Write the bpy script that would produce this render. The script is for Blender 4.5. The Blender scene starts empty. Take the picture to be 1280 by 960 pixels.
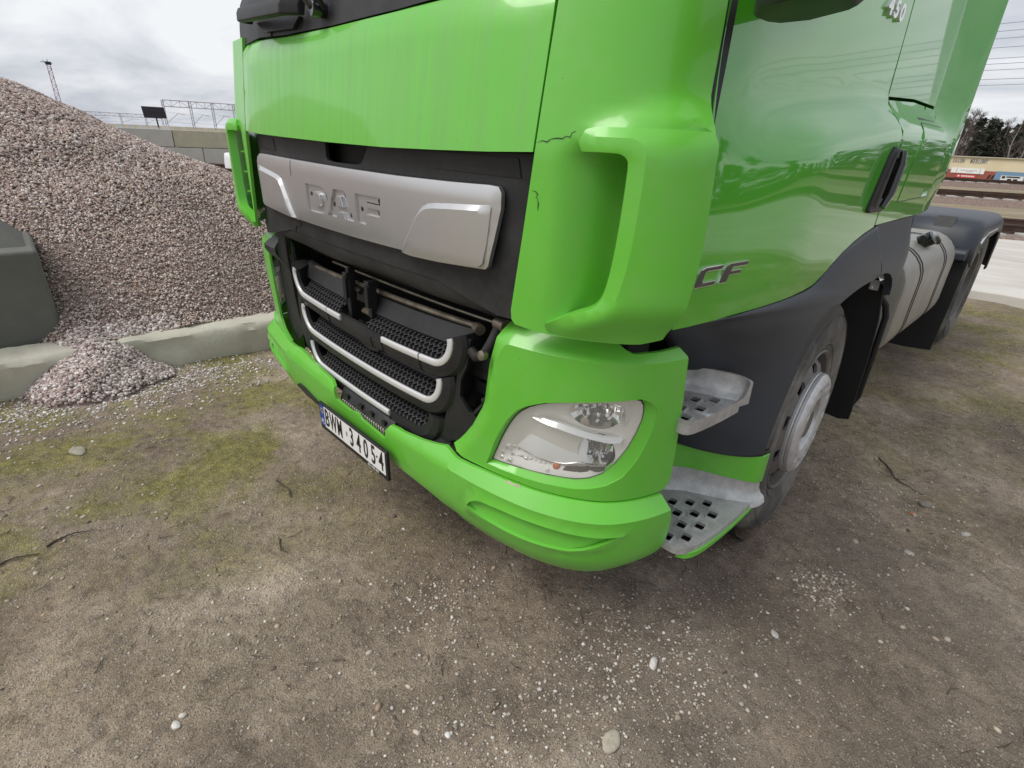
import bpy, bmesh, math, bisect, random
import numpy as np
from mathutils import Vector, Matrix
from mathutils.geometry import delaunay_2d_cdt

random.seed(7)
RNG = np.random.default_rng(11)
R = math.radians
S = bpy.context.scene
COL = S.collection

# ------------------------------------------------------------------ camera
CAM_POS = Vector((1.7147, -0.8110, 1.4725))
YAW, PITCH, ROLL, FPX = 0.79394, 0.43581, -0.04765, 655.975   # heading left of +y, down, roll, focal length in px at 1280
f_ = Vector((-math.sin(YAW)*math.cos(PITCH), math.cos(YAW)*math.cos(PITCH), -math.sin(PITCH)))
r_ = f_.cross(Vector((0, 0, 1))).normalized(); d_ = f_.cross(r_)
rr = r_*math.cos(ROLL) + d_*math.sin(ROLL); dd = d_*math.cos(ROLL) - r_*math.sin(ROLL)
cd = bpy.data.cameras.new('camera'); cam = bpy.data.objects.new('camera', cd); COL.objects.link(cam)
M = Matrix((rr, -dd, -f_)).transposed().to_4x4(); M.translation = CAM_POS
cam.matrix_world = M
cd.sensor_fit = 'HORIZONTAL'; cd.sensor_width = 36.0; cd.lens = FPX/1280*36.0
cd.clip_start = 0.02; cd.clip_end = 3000
S.camera = cam

# ------------------------------------------------------------------ light
SUN_AZ, SUN_EL = R(208), R(52)          # bright part of the overcast: behind the photographer, over the front of the truck
w = bpy.data.worlds.new('World'); S.world = w; w.use_nodes = True
nt = w.node_tree; nt.nodes.clear()
def N(nt, typ, **k):
    n = nt.nodes.new(typ)
    for a, b in k.items(): setattr(n, a, b)
    return n
out = N(nt, 'ShaderNodeOutputWorld'); bg = N(nt, 'ShaderNodeBackground'); bg.inputs['Strength'].default_value = 0.1
sky = N(nt, 'ShaderNodeTexSky', sky_type='NISHITA', sun_disc=False, sun_elevation=SUN_EL, sun_rotation=SUN_AZ, dust_density=3.0)
tc = N(nt, 'ShaderNodeTexCoord'); sx = N(nt, 'ShaderNodeSeparateXYZ'); nt.links.new(tc.outputs['Generated'], sx.inputs[0])
zz = N(nt, 'ShaderNodeMath', operation='MAXIMUM'); zz.inputs[1].default_value = 0.0; nt.links.new(sx.outputs[2], zz.inputs[0])
za = N(nt, 'ShaderNodeMath', operation='ADD'); za.inputs[1].default_value = 0.16; nt.links.new(zz.outputs[0], za.inputs[0])
dx = N(nt, 'ShaderNodeMath', operation='DIVIDE'); dy = N(nt, 'ShaderNodeMath', operation='DIVIDE')
for a, o in ((dx, 0), (dy, 1)):
    nt.links.new(sx.outputs[o], a.inputs[0]); nt.links.new(za.outputs[0], a.inputs[1])
cx = N(nt, 'ShaderNodeCombineXYZ'); nt.links.new(dx.outputs[0], cx.inputs[0]); nt.links.new(dy.outputs[0], cx.inputs[1])
n1 = N(nt, 'ShaderNodeTexNoise'); n1.inputs['Scale'].default_value = 1.1; n1.inputs['Detail'].default_value = 7; n1.inputs['Roughness'].default_value = .55
n1.inputs['Distortion'].default_value = .35
mp = N(nt, 'ShaderNodeMapping'); mp.inputs['Location'].default_value = (3.1, 1.7, 0.4); mp.inputs['Scale'].default_value = (.55, 1.0, 1.0)
nt.links.new(cx.outputs[0], mp.inputs[0]); nt.links.new(mp.outputs[0], n1.inputs['Vector'])
cr = N(nt, 'ShaderNodeValToRGB'); cr.color_ramp.elements[0].position = .36; cr.color_ramp.elements[0].color = (3.75, 4.0, 4.5, 1)
cr.color_ramp.elements[1].position = .62; cr.color_ramp.elements[1].color = (6.4, 6.5, 6.65, 1)
nt.links.new(n1.outputs['Fac'], cr.inputs[0])
mxs = N(nt, 'ShaderNodeMixRGB'); mxs.inputs[0].default_value = .93
nt.links.new(sky.outputs[0], mxs.inputs[1]); nt.links.new(cr.outputs[0], mxs.inputs[2])
nt.links.new(mxs.outputs[0], bg.inputs['Color']); nt.links.new(bg.outputs[0], out.inputs[0])

sd = bpy.data.lights.new('sun', 'SUN'); sd.energy = 1.5; sd.angle = R(35); sd.color = (1.0, .96, .9)
so = bpy.data.objects.new('sun', sd); COL.objects.link(so)
sv = Vector((math.sin(SUN_AZ)*math.cos(SUN_EL), math.cos(SUN_AZ)*math.cos(SUN_EL), math.sin(SUN_EL)))
so.rotation_euler = sv.to_track_quat('Z', 'Y').to_euler()
so.location = (-3, -6, 9)

S.view_settings.view_transform = 'Standard'; S.view_settings.look = 'None'
S.view_settings.exposure = 0.55; S.view_settings.gamma = 1.0
S.cycles.max_bounces = 8; S.cycles.transparent_max_bounces = 12

# ------------------------------------------------------------------ materials
def mat(name, base=(.5, .5, .5), rough=.5, metal=0.0, coat=0.0, coat_rough=.03, var=0.0, vscale=6.0, cior=1.5, dust=0.0, dustcol=(.33, .30, .26), dscale=3.0,
        bump=0.0, bscale=60.0, spec=.5, stretch=(1, 1, 1), base2=None, rvar=0.0, droughness=.75, chips=0.0):
    m = bpy.data.materials.new(name); m.use_nodes = True; t = m.node_tree
    b = t.nodes['Principled BSDF']
    b.inputs['Roughness'].default_value = rough; b.inputs['Metallic'].default_value = metal
    b.inputs['Coat Weight'].default_value = coat; b.inputs['Coat IOR'].default_value = cior; b.inputs['Coat Roughness'].default_value = coat_rough
    b.inputs['Specular IOR Level'].default_value = spec
    co = N(t, 'ShaderNodeTexCoord'); mpn = N(t, 'ShaderNodeMapping'); mpn.inputs['Scale'].default_value = stretch
    t.links.new(co.outputs['Object'], mpn.inputs[0])
    col = N(t, 'ShaderNodeRGB'); col.outputs[0].default_value = (*base, 1); last = col.outputs[0]
    if var or base2:
        n = N(t, 'ShaderNodeTexNoise'); n.inputs['Scale'].default_value = vscale; n.inputs['Detail'].default_value = 8; n.inputs['Roughness'].default_value = .62
        t.links.new(mpn.outputs[0], n.inputs['Vector'])
        r = N(t, 'ShaderNodeValToRGB'); r.color_ramp.elements[0].position = .35; r.color_ramp.elements[1].position = .65
        b2 = base2 or tuple(min(1, c*(1+var)) for c in base); b1 = base if base2 else tuple(c*(1-var) for c in base)
        r.color_ramp.elements[0].color = (*b1, 1); r.color_ramp.elements[1].color = (*b2, 1)
        t.links.new(n.outputs['Fac'], r.inputs[0]); last = r.outputs[0]
    if dust:
        n = N(t, 'ShaderNodeTexNoise'); n.inputs['Scale'].default_value = dscale; n.inputs['Detail'].default_value = 10; n.inputs['Roughness'].default_value = .72
        t.links.new(mpn.outputs[0], n.inputs['Vector'])
        r = N(t, 'ShaderNodeValToRGB'); r.color_ramp.elements[0].position = .42; r.color_ramp.elements[1].position = .78
        r.color_ramp.elements[0].color = (0, 0, 0, 1); r.color_ramp.elements[1].color = (dust, dust, dust, 1)
        t.links.new(n.outputs['Fac'], r.inputs[0])
        x = N(t, 'ShaderNodeMixRGB'); x.inputs[2].default_value = (*dustcol, 1)
        t.links.new(r.outputs[0], x.inputs[0]); t.links.new(last, x.inputs[1]); last = x.outputs[0]
        mr = N(t, 'ShaderNodeMapRange'); mr.inputs[1].default_value = 0; mr.inputs[2].default_value = 1
        mr.inputs[3].default_value = rough; mr.inputs[4].default_value = max(rough, droughness)
        t.links.new(r.outputs[0], mr.inputs[0]); t.links.new(mr.outputs[0], b.inputs['Roughness'])
    elif rvar:
        n = N(t, 'ShaderNodeTexNoise'); n.inputs['Scale'].default_value = vscale*2; n.inputs['Detail'].default_value = 5
        t.links.new(mpn.outputs[0], n.inputs['Vector'])
        mr = N(t, 'ShaderNodeMapRange'); mr.inputs[3].default_value = max(0, rough-rvar); mr.inputs[4].default_value = rough+rvar
        t.links.new(n.outputs['Fac'], mr.inputs[0]); t.links.new(mr.outputs[0], b.inputs['Roughness'])
    if chips:                                              # sparse stone chips and fly specks
        v = N(t, 'ShaderNodeTexVoronoi'); v.inputs['Scale'].default_value = 38; t.links.new(co.outputs['Object'], v.inputs['Vector'])
        sc = N(t, 'ShaderNodeSeparateColor'); t.links.new(v.outputs['Color'], sc.inputs[0])
        r1 = N(t, 'ShaderNodeValToRGB'); r1.color_ramp.elements[0].position = .86; r1.color_ramp.elements[1].position = .88; t.links.new(sc.outputs[0], r1.inputs[0])
        r2 = N(t, 'ShaderNodeValToRGB'); r2.color_ramp.elements[0].position = .035; r2.color_ramp.elements[1].position = .075; r2.color_ramp.elements[0].color = (1, 1, 1, 1); r2.color_ramp.elements[1].color = (0, 0, 0, 1); t.links.new(v.outputs['Distance'], r2.inputs[0])
        mm = N(t, 'ShaderNodeMath', operation='MULTIPLY'); t.links.new(r1.outputs[0], mm.inputs[0]); t.links.new(r2.outputs[0], mm.inputs[1])
        m3 = N(t, 'ShaderNodeMath', operation='MULTIPLY'); m3.inputs[1].default_value = chips; t.links.new(mm.outputs[0], m3.inputs[0])
        x = N(t, 'ShaderNodeMixRGB'); x.inputs[2].default_value = (.06, .06, .04, 1); t.links.new(m3.outputs[0], x.inputs[0]); t.links.new(last, x.inputs[1]); last = x.outputs[0]
    t.links.new(last, b.inputs['Base Color'])
    if bump:
        n = N(t, 'ShaderNodeTexNoise'); n.inputs['Scale'].default_value = bscale; n.inputs['Detail'].default_value = 6
        t.links.new(co.outputs['Object'], n.inputs['Vector'])
        bp = N(t, 'ShaderNodeBump'); bp.inputs['Strength'].default_value = bump; bp.inputs['Distance'].default_value = .004
        t.links.new(n.outputs['Fac'], bp.inputs['Height']); t.links.new(bp.outputs[0], b.inputs['Normal'])
    return m

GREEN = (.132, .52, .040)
MT = {}
MT['paint_front'] = mat('green_plastic_paint', GREEN, .34, coat=.45, coat_rough=.10, var=.04, vscale=2.0, dust=.15, dustcol=(.36, .40, .27), dscale=7, chips=.75, bump=.05, bscale=420)
MT['paint_hood'] = mat('green_hood_paint_with_rain_streaks', GREEN, .30, coat=.6, coat_rough=.07, dust=.5, dustcol=(.17, .33, .10), dscale=2.4, chips=.5, stretch=(14, 3, .55), bump=.04, bscale=420)
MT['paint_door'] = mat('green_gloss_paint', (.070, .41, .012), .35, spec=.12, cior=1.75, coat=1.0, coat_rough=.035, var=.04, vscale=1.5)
MT['plastic'] = mat('black_plastic', (.013, .0135, .015), .46, spec=.4, dust=.10, dscale=7, dustcol=(.2, .19, .17), bump=.12, bscale=500)
MT['plastic_dusty'] = mat('dusty_black_plastic', (.016, .0165, .018), .5, spec=.4, dust=.20, dscale=5, dustcol=(.2, .19, .18), bump=.15, bscale=500)
MT['fender'] = mat('slate_grey_plastic', (.032, .038, .050), .45, dust=.10, dscale=3, dustcol=(.16, .16, .16), bump=.15, bscale=600)
MT['void'] = mat('dirty_black_metal', (.012, .012, .012), .7, dust=.12, dscale=9, dustcol=(.07, .06, .05))
MT['silver'] = mat('silver_paint', (.60, .60, .605), .30, metal=.8, coat=.15, coat_rough=.2, dust=.16, dscale=4, dustcol=(.42, .41, .38), stretch=(3, 3, 1), bump=.05, bscale=700)
MT['trim'] = mat('satin_silver_trim', (.84, .84, .85), .24, metal=.4, coat=.3)
MT['alu'] = mat('cast_aluminium', (.56, .56, .555), .42, metal=.5, var=.14, vscale=14, dust=.8, dscale=16, dustcol=(.26, .25, .23), bump=.3, bscale=260)
MT['chrome'] = mat('chrome', (.86, .86, .86), .07, metal=1.0)
MT['badge'] = mat('dark_chrome', (.10, .10, .11), .2, metal=.6)
MT['steel'] = mat('dirty_steel_rod', (.22, .19, .15), .38, metal=.75, var=.3, vscale=20)
MT['rubber'] = mat('dusty_tyre_rubber', (.070, .066, .061), .8, dust=1.0, dscale=3.0, dustcol=(.31, .29, .255), bump=.3, bscale=120)
MT['rim'] = mat('dusty_grey_wheel_paint', (.15, .14, .132), .5, metal=.3, dust=.7, dscale=4, dustcol=(.25, .235, .21), bump=.1, bscale=200)
MT['ring'] = mat('worn_silver_ring', (.68, .68, .69), .36, metal=.55, dust=.35, dscale=16, dustcol=(.16, .155, .15))
MT['mud'] = mat('black_rubber_sheet', (.010, .010, .010), .75, dust=.12, dscale=5, dustcol=(.06, .055, .05))
MT['tank'] = mat('weathered_tank_aluminium', (.36, .345, .31), .42, metal=.45, dust=.5, dscale=3, dustcol=(.30, .27, .22), bump=.1, bscale=90)
MT['white'] = mat('plate_white', (.80, .80, .79), .35, dust=.15, dscale=9, dustcol=(.5, .48, .44))
MT['black'] = mat('print_black', (.012, .012, .013), .4)
MT['gloss_black'] = mat('gloss_black', (.010, .010, .011), .12, coat=.6)
MT['blue'] = mat('plate_blue', (.015, .06, .33), .35)
MT['yellow'] = mat('plate_star_yellow', (.75, .55, .03), .4)
MT['rust'] = mat('rusty_screw', (.16, .05, .02), .6)
MT['orange'] = mat('amber_bulb', (.62, .16, .03), .25, coat=.5)
MT['lamp_housing'] = mat('lamp_housing', (.86, .85, .82), .24, metal=.25, coat=.6, coat_rough=.04)
MT['lamp_white'] = mat('lamp_brow', (.88, .88, .86), .3, coat=.4)
MT['bright_metal'] = mat('polished_reflector', (.90, .90, .90), .30, metal=.7)
MT['bright_satin'] = mat('satin_reflector', (.82, .82, .80), .28, metal=.7)
MT['lamp_dark'] = mat('lamp_smoked_part', (.10, .09, .07), .12, metal=.6, coat=.6)
MT['glass_dark'] = mat('tinted_glass', (.012, .014, .015), .04, coat=.4)
MT['rustrail'] = mat('rusty_rail', (.075, .042, .03), .6, metal=.3, var=.3, vscale=5)
MT['concrete'] = mat('weathered_concrete', (.44, .415, .34), .85, base2=(.64, .61, .52), vscale=5, dust=.6, dscale=2.5, dustcol=(.24, .235, .14), bump=.9, bscale=40)
MT['concrete_dark'] = mat('damp_grey_concrete', (.118, .118, .105), .75, base2=(.15, .15, .135), vscale=2.5, dust=.25, dscale=3, dustcol=(.07, .07, .06), bump=.35, bscale=60)
MT['concrete_far'] = mat('yellowish_concrete', (.40, .38, .30), .85, base2=(.52, .49, .40), vscale=1.2, dust=.5, dscale=1.0, dustcol=(.30, .30, .14))
MT['steel_far'] = mat('grey_lilac_steel', (.42, .40, .46), .5)
MT['mast'] = mat('pink_grey_lattice', (.40, .28, .36), .5)

def glass_mat():
    m = bpy.data.materials.new('clear_lamp_lens'); m.use_nodes = True; t = m.node_tree; t.nodes.clear()
    o = N(t, 'ShaderNodeOutputMaterial'); a = N(t, 'ShaderNodeBsdfTransparent'); g = N(t, 'ShaderNodeBsdfGlossy'); mx = N(t, 'ShaderNodeMixShader'); fr = N(t, 'ShaderNodeFresnel')
    a.inputs[0].default_value = (.96, .96, .95, 1); g.inputs['Roughness'].default_value = .04; fr.inputs[0].default_value = 1.5
    ge = N(t, 'ShaderNodeNewGeometry'); iv = N(t, 'ShaderNodeMath', operation='SUBTRACT'); iv.inputs[0].default_value = 1; t.links.new(ge.outputs['Backfacing'], iv.inputs[1])
    ml = N(t, 'ShaderNodeMath', operation='MULTIPLY'); t.links.new(fr.outputs[0], ml.inputs[0]); t.links.new(iv.outputs[0], ml.inputs[1]); t.links.new(ml.outputs[0], mx.inputs[0]); t.links.new(a.outputs[0], mx.inputs[1]); t.links.new(g.outputs[0], mx.inputs[2]); df = N(t, 'ShaderNodeBsdfDiffuse'); df.inputs[0].default_value = (.75, .75, .72, 1); m2 = N(t, 'ShaderNodeMixShader'); m2.inputs[0].default_value = .09; t.links.new(mx.outputs[0], m2.inputs[1]); t.links.new(df.outputs[0], m2.inputs[2]); t.links.new(m2.outputs[0], o.inputs[0])
    return m
MT['lens'] = glass_mat()

def vcol_mat(name, rough=.8, attr='Col'):
    m = bpy.data.materials.new(name); m.use_nodes = True; t = m.node_tree; b = t.nodes['Principled BSDF']
    a = N(t, 'ShaderNodeAttribute'); a.attribute_name = attr
    n = N(t, 'ShaderNodeTexNoise'); n.inputs['Scale'].default_value = 140; n.inputs['Detail'].default_value = 3
    r = N(t, 'ShaderNodeMapRange'); r.inputs[3].default_value = .75; r.inputs[4].default_value = 1.2
    v = N(t, 'ShaderNodeMixRGB', blend_type='MULTIPLY'); v.inputs[0].default_value = 1
    co = N(t, 'ShaderNodeTexCoord'); t.links.new(co.outputs['Object'], n.inputs['Vector'])
    t.links.new(n.outputs['Fac'], r.inputs[0]); t.links.new(a.outputs['Color'], v.inputs[1]); t.links.new(r.outputs[0], v.inputs[2])
    t.links.new(v.outputs[0], b.inputs['Base Color']); b.inputs['Roughness'].default_value = rough
    return m
MT['stones'] = vcol_mat('crushed_stone'); MT['twig'] = mat('dark_twig', (.075, .055, .04), .8, var=.3, vscale=30)

# ------------------------------------------------------------------ builders
def tag(o, label=None, cat=None, group=None, kind=None):
    if label: o['label'] = label
    if cat: o['category'] = cat
    if group: o['group'] = group
    if kind: o['kind'] = kind
    return o
def empty(name, loc=(0, 0, 0)):
    o = bpy.data.objects.new(name, None); o.location = loc; o.empty_display_size = .2; COL.objects.link(o); return o
def link_mesh(name, me, m, parent=None, loc=None):
    if m is not None: me.materials.append(m)
    o = bpy.data.objects.new(name, me); COL.objects.link(o)
    if loc is not None: o.location = loc
    if parent is not None:
        o.parent = parent
        off = Vector((0, 0, 0)); p = parent
        while p is not None: off += p.location; p = p.parent
        if loc is None: o.location = -off          # meshes are written in world coordinates
    return o
def finish(name, V, Fc, m, parent=None, smooth=True, bevel=0.0, seg=2, angle=35, recalc=True, loc=None, sharp=None):
    me = bpy.data.meshes.new(name); me.from_pydata([tuple(v) for v in V], [], Fc)
    if recalc:
        b = bmesh.new(); b.from_mesh(me); bmesh.ops.recalc_face_normals(b, faces=b.faces); b.to_mesh(me); b.free()
    me.validate()
    if smooth: me.shade_smooth()
    if smooth and not bevel: me.set_sharp_from_angle(angle=R(sharp or angle))
    o = link_mesh(name, me, m, parent, loc)
    if bevel:
        md = o.modifiers.new('edge', 'BEVEL'); md.width = bevel; md.segments = seg; md.limit_method = 'ANGLE'; md.angle_limit = R(angle); md.harden_normals = True
    return o
class MB:
    def __init__(s): s.V = []; s.F = []
    def add(s, V, F):
        k = len(s.V); s.V += [tuple(v) for v in V]; s.F += [tuple(i+k for i in f) for f in F]; return s
    def box(s, c, h, ax=None):
        c = Vector(c); A = ax or (Vector((1, 0, 0)), Vector((0, 1, 0)), Vector((0, 0, 1)))
        V = [c + A[0]*h[0]*a + A[1]*h[1]*b + A[2]*h[2]*g for a in (-1, 1) for b in (-1, 1) for g in (-1, 1)]
        return s.add(V, [(0, 1, 3, 2), (4, 6, 7, 5), (0, 4, 5, 1), (2, 3, 7, 6), (0, 2, 6, 4), (1, 5, 7, 3)])
    def bar(s, a, b, w, h=None, up=(0, 0, 1)):
        a, b = Vector(a), Vector(b); t = (b-a); L = t.length; t.normalize(); u = Vector(up)
        if abs(t.dot(u)) > .98: u = Vector((1, 0, 0))
        n = t.cross(u).normalized(); u = n.cross(t)
        return s.box((a+b)/2, (L/2, w/2, (h or w)/2), (t, n, u))
    def tube(s, P, r, n=10, cap=True):
        P = [Vector(p) for p in P]; rs = r if isinstance(r, (list, tuple)) else [r]*len(P)
        V = []; F = []; prev = None
        for i, p in enumerate(P):
            t = (P[min(i+1, len(P)-1)]-P[max(i-1, 0)]).normalized()
            u = prev or (Vector((0, 0, 1)) if abs(t.z) < .9 else Vector((1, 0, 0)))
            a = t.cross(u).normalized(); u = a.cross(t).normalized(); prev = u
            for k in range(n):
                q = 2*math.pi*k/n; V.append(p + (a*math.cos(q)+u*math.sin(q))*rs[i])
        for i in range(len(P)-1):
            for k in range(n): F.append((i*n+k, i*n+(k+1) % n, (i+1)*n+(k+1) % n, (i+1)*n+k))
        if cap: F += [tuple(range(n))[::-1], tuple((len(P)-1)*n+k for k in range(n))]
        return s.add(V, F)
    def prism(s, poly, fn, a, b):
        """closed 2D outline (u,v) carried by fn(u,v,depth) from depth a to b"""
        n = len(poly); V = [fn(u, v, a) for u, v in poly]+[fn(u, v, b) for u, v in poly]
        F = [tuple(range(n)), tuple(range(2*n-1, n-1, -1))]+[(i, i+n, (i+1) % n+n, (i+1) % n) for i in range(n)]
        return s.add(V, F)
    def sweep(s, prof, path, closed_prof=True, cap=True):
        """path: list of functions (a,b)->point for a profile point (a,b)"""
        n = len(prof); V = [fn(a, b) for fn in path for a, b in prof]; F = []
        for i in range(len(path)-1):
            for k in range(n if closed_prof else n-1): F.append((i*n+k, i*n+(k+1) % n, (i+1)*n+(k+1) % n, (i+1)*n+k))
        if cap and closed_prof: F += [tuple(range(n))[::-1], tuple((len(path)-1)*n+k for k in range(n))]
        return s.add(V, F)
    def lathe(s, prof, c, axis=(1, 0, 0), n=64, a0=0, a1=2*math.pi, closed=False):
        """prof: (radius, distance along axis)"""
        A = Vector(axis).normalized(); U = Vector((0, 0, 1)) if abs(A.z) < .9 else Vector((1, 0, 0)); B = A.cross(U).normalized(); U = B.cross(A)
        c = Vector(c); m = len(prof); V = []; F = []
        full = abs(a1-a0-2*math.pi) < 1e-6
        for k in range(n if full else n+1):
            q = a0+(a1-a0)*k/n
            for r, h in prof: V.append(c + A*h + (B*math.cos(q)+U*math.sin(q))*r)
        for k in range(n):
            k2 = (k+1) % n if full else k+1
            for i in range(m if closed else m-1): F.append((k*m+i, k*m+(i+1) % m, k2*m+(i+1) % m, k2*m+i))
        return s.add(V, F)
    def done(s, name, m, parent=None, **k): return finish(name, s.V, s.F, m, parent, **k)

def inside(p, poly):
    x, y = p; c = False; n = len(poly); j = n-1
    for i in range(n):
        xi, yi = poly[i]; xj, yj = poly[j]
        if (yi > y) != (yj > y) and x < (xj-xi)*(y-yi)/(yj-yi)+xi: c = not c
        j = i
    return c
def densify(poly, d, closed=True):
    o = []; n = len(poly)
    for i in range(n if closed else n-1):
        a, b = poly[i], poly[(i+1) % n]; L = math.hypot(b[0]-a[0], b[1]-a[1]); k = max(1, int(math.ceil(L/d)))
        for j in range(k): o.append((a[0]+(b[0]-a[0])*j/k, a[1]+(b[1]-a[1])*j/k))
    if not closed: o.append(poly[-1])
    return o
def smooth_poly(P, closed=True, it=2):
    """corner cutting, ends kept when open"""
    for _ in range(it):
        o = []; n = len(P)
        if not closed: o.append(P[0])
        for i in range(n if closed else n-1):
            a, b = P[i], P[(i+1) % n]
            o.append((.75*a[0]+.25*b[0], .75*a[1]+.25*b[1])); o.append((.25*a[0]+.75*b[0], .25*a[1]+.75*b[1]))
        if not closed: o.append(P[-1])
        P = o
    return P
def segd(p, a, b):
    dx_, dy_ = b[0]-a[0], b[1]-a[1]; l = dx_*dx_+dy_*dy_
    t = 0 if l == 0 else max(0, min(1, ((p[0]-a[0])*dx_+(p[1]-a[1])*dy_)/l))
    return math.hypot(p[0]-a[0]-t*dx_, p[1]-a[1]-t*dy_)
def polyd(p, poly, closed=True):
    n = len(poly); return min(segd(p, poly[i], poly[(i+1) % n]) for i in range(n if closed else n-1))
def tri_panel(outer, holes, grid, lines=()):
    outer = densify(outer, grid); holes = [densify(h, grid) for h in holes]
    V = [Vector(p) for p in outer]; E = [(i, (i+1) % len(outer)) for i in range(len(outer))]
    for h in holes:
        k = len(V); V += [Vector(p) for p in h]; E += [(k+i, k+(i+1) % len(h)) for i in range(len(h))]
    for l in lines:
        l = densify(l, grid, False); k = len(V); V += [Vector(p) for p in l]; E += [(k+i, k+i+1) for i in range(len(l)-1)]
    x0, x1 = min(p[0] for p in outer), max(p[0] for p in outer); y0, y1 = min(p[1] for p in outer), max(p[1] for p in outer)
    loops = [outer]+holes
    nx_, ny_ = int((x1-x0)/grid)+1, int((y1-y0)/grid)+1
    allpts = np.array([tuple(v) for v in V])
    for i in range(nx_+1):
        for j in range(ny_+1):
            p = (x0+grid*(i+.5*(j % 2)), y0+grid*j)
            if not inside(p, outer) or any(inside(p, h) for h in holes): continue
            if np.min(np.abs(allpts-np.array(p)).max(1)) < grid*.45: continue
            V.append(Vector(p))
    vo, eo, fo, _, _, _ = delaunay_2d_cdt(V, E, [], 0, 1e-6)
    F = []
    for f in fo:
        c = (sum(vo[i][0] for i in f)/3, sum(vo[i][1] for i in f)/3)
        if inside(c, outer) and not any(inside(c, h) for h in holes): F.append(tuple(f))
    used = sorted({i for f in F for i in f}); mp_ = {a: b for b, a in enumerate(used)}
    return [tuple(vo[i]) for i in used], [tuple(mp_[i] for i in f) for f in F]
def panel(name, outer, surf, thick, m, parent, holes=(), grid=.03, hf=None, lines=(), bevel=.003, smooth=True, angle=40, folds=()):
    """curved sheet: outline and holes in surface coordinates, surf(u,v,h) gives the point; thick > 0 goes inwards"""
    P, F = tri_panel(outer, list(holes), grid, list(lines)+list(folds))
    hh = [hf(u, v) if hf else 0.0 for u, v in P]
    Vf = [Vector(surf(u, v, h)) for (u, v), h in zip(P, hh)]; Vb = [Vector(surf(u, v, h-thick)) for (u, v), h in zip(P, hh)]
    n = len(P); cnt = {}
    for f in F:
        for i in range(3):
            a, b = f[i], f[(i+1) % 3]; cnt[(a, b)] = cnt.get((a, b), 0)+1
    FF = list(F)+[tuple(i+n for i in f[::-1]) for f in F]
    for (a, b) in cnt:
        if (b, a) not in cnt: FF.append((b, a, a+n, b+n))
    o = finish(name, Vf+Vb, FF, m, parent, smooth=smooth, bevel=bevel, angle=angle)
    if folds:                                              # pressed edges: keep the crease crisp
        me = o.data; on = [min(polyd(p, l, False) for l in folds) < 2e-4 for p in P]
        at = me.attributes.get('sharp_edge') or me.attributes.new('sharp_edge', 'BOOLEAN', 'EDGE')
        for e in me.edges:
            a, b = e.vertices
            if a < n and b < n and on[a] and on[b]: at.data[e.index].value = True
    return o
def text_mesh(name, body, size, m, parent, fn, depth=.002, sx=1.0, shear=0.0, bold=0.0):
    """lettering as thin solid letters; fn(x, y, depth) puts the flat text onto its surface"""
    cu = bpy.data.curves.new(name, 'FONT'); cu.body = body; cu.size = size; cu.extrude = depth/2; cu.align_x = 'CENTER'; cu.align_y = 'CENTER'; cu.offset = bold; cu.resolution_u = 3; cu.shear = shear
    t = bpy.data.objects.new(name, cu); COL.objects.link(t)
    dg = bpy.context.evaluated_depsgraph_get(); me = bpy.data.meshes.new_from_object(t.evaluated_get(dg))
    bpy.data.objects.remove(t); bpy.data.curves.remove(cu)
    me.name = name; me.materials.clear()
    for v in me.vertices: v.co = Vector(fn(v.co.x*sx, v.co.y, v.co.z+depth/2))
    return link_mesh(name, me, m, parent)

# ---- body surfaces: plan curve of the truck's front, side profile of the doors
CTRL=[(0,.010),(.15,.0105),(.3,.013),(.5,.022),(.7,.040),(.85,.069),(.94,.10),(1.02,.143),(1.085,.20),(1.13,.275),(1.16,.36),(1.178,.46),(1.186,.60),(1.19,.8),(1.19,1.2)]
CTRL_L=[(0,.010),(.15,.0105),(.3,.012),(.5,.018),(.7,.030),(.85,.052),(.94,.066),(1.02,.078),(1.085,.102),(1.13,.15),(1.165,.23),(1.182,.36),(1.188,.55),(1.19,.8),(1.19,1.2)]
def _dense(CT):
    P=[(-CT[1][0],CT[1][1])]+CT+[(1.19,1.4)]
    out=[]
    for i in range(1,len(P)-2):
        p0,p1,p2,p3=P[i-1:i+3]
        for k in range(24):
            t=k/24.0
            q=[]
            for a in (0,1):
                m1=(p2[a]-p0[a])/2; m2=(p3[a]-p1[a])/2
                t2,t3=t*t,t*t*t
                q.append((2*t3-3*t2+1)*p1[a]+(t3-2*t2+t)*m1+(-2*t3+3*t2)*p2[a]+(t3-t2)*m2)
            out.append(tuple(q))
    out.append(P[-2]); return out
def _arc(D):
    L=[0.0]
    for i in range(1,len(D)): L.append(L[-1]+math.hypot(D[i][0]-D[i-1][0],D[i][1]-D[i-1][1]))
    return L
_DR,_DL=_dense(CTRL),_dense(CTRL_L); _LR,_LL=_arc(_DR),_arc(_DL)
def plan(s):
    """arc length along the front (0 = middle, + = driver side) -> x, y, normal x, normal y"""
    _D,_L=(_DR,_LR) if s>=0 else (_DL,_LL)
    a=abs(s); i=min(max(bisect.bisect_right(_L,a)-1,0),len(_D)-2)
    t=(a-_L[i])/(_L[i+1]-_L[i]); x=_D[i][0]+t*(_D[i+1][0]-_D[i][0]); y=_D[i][1]+t*(_D[i+1][1]-_D[i][1])
    def tan(j):
        j0,j1=max(j-1,0),min(j+1,len(_D)-1); dx,dy=_D[j1][0]-_D[j0][0],_D[j1][1]-_D[j0][1]; l=math.hypot(dx,dy); return dx/l,dy/l
    t0,t1=tan(i),tan(i+1); tx,ty=t0[0]+t*(t1[0]-t0[0]),t0[1]+t*(t1[1]-t0[1])
    nx,ny=ty,-tx
    return (x,y,nx,ny) if s>=0 else (-x,y,-nx,ny)
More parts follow.
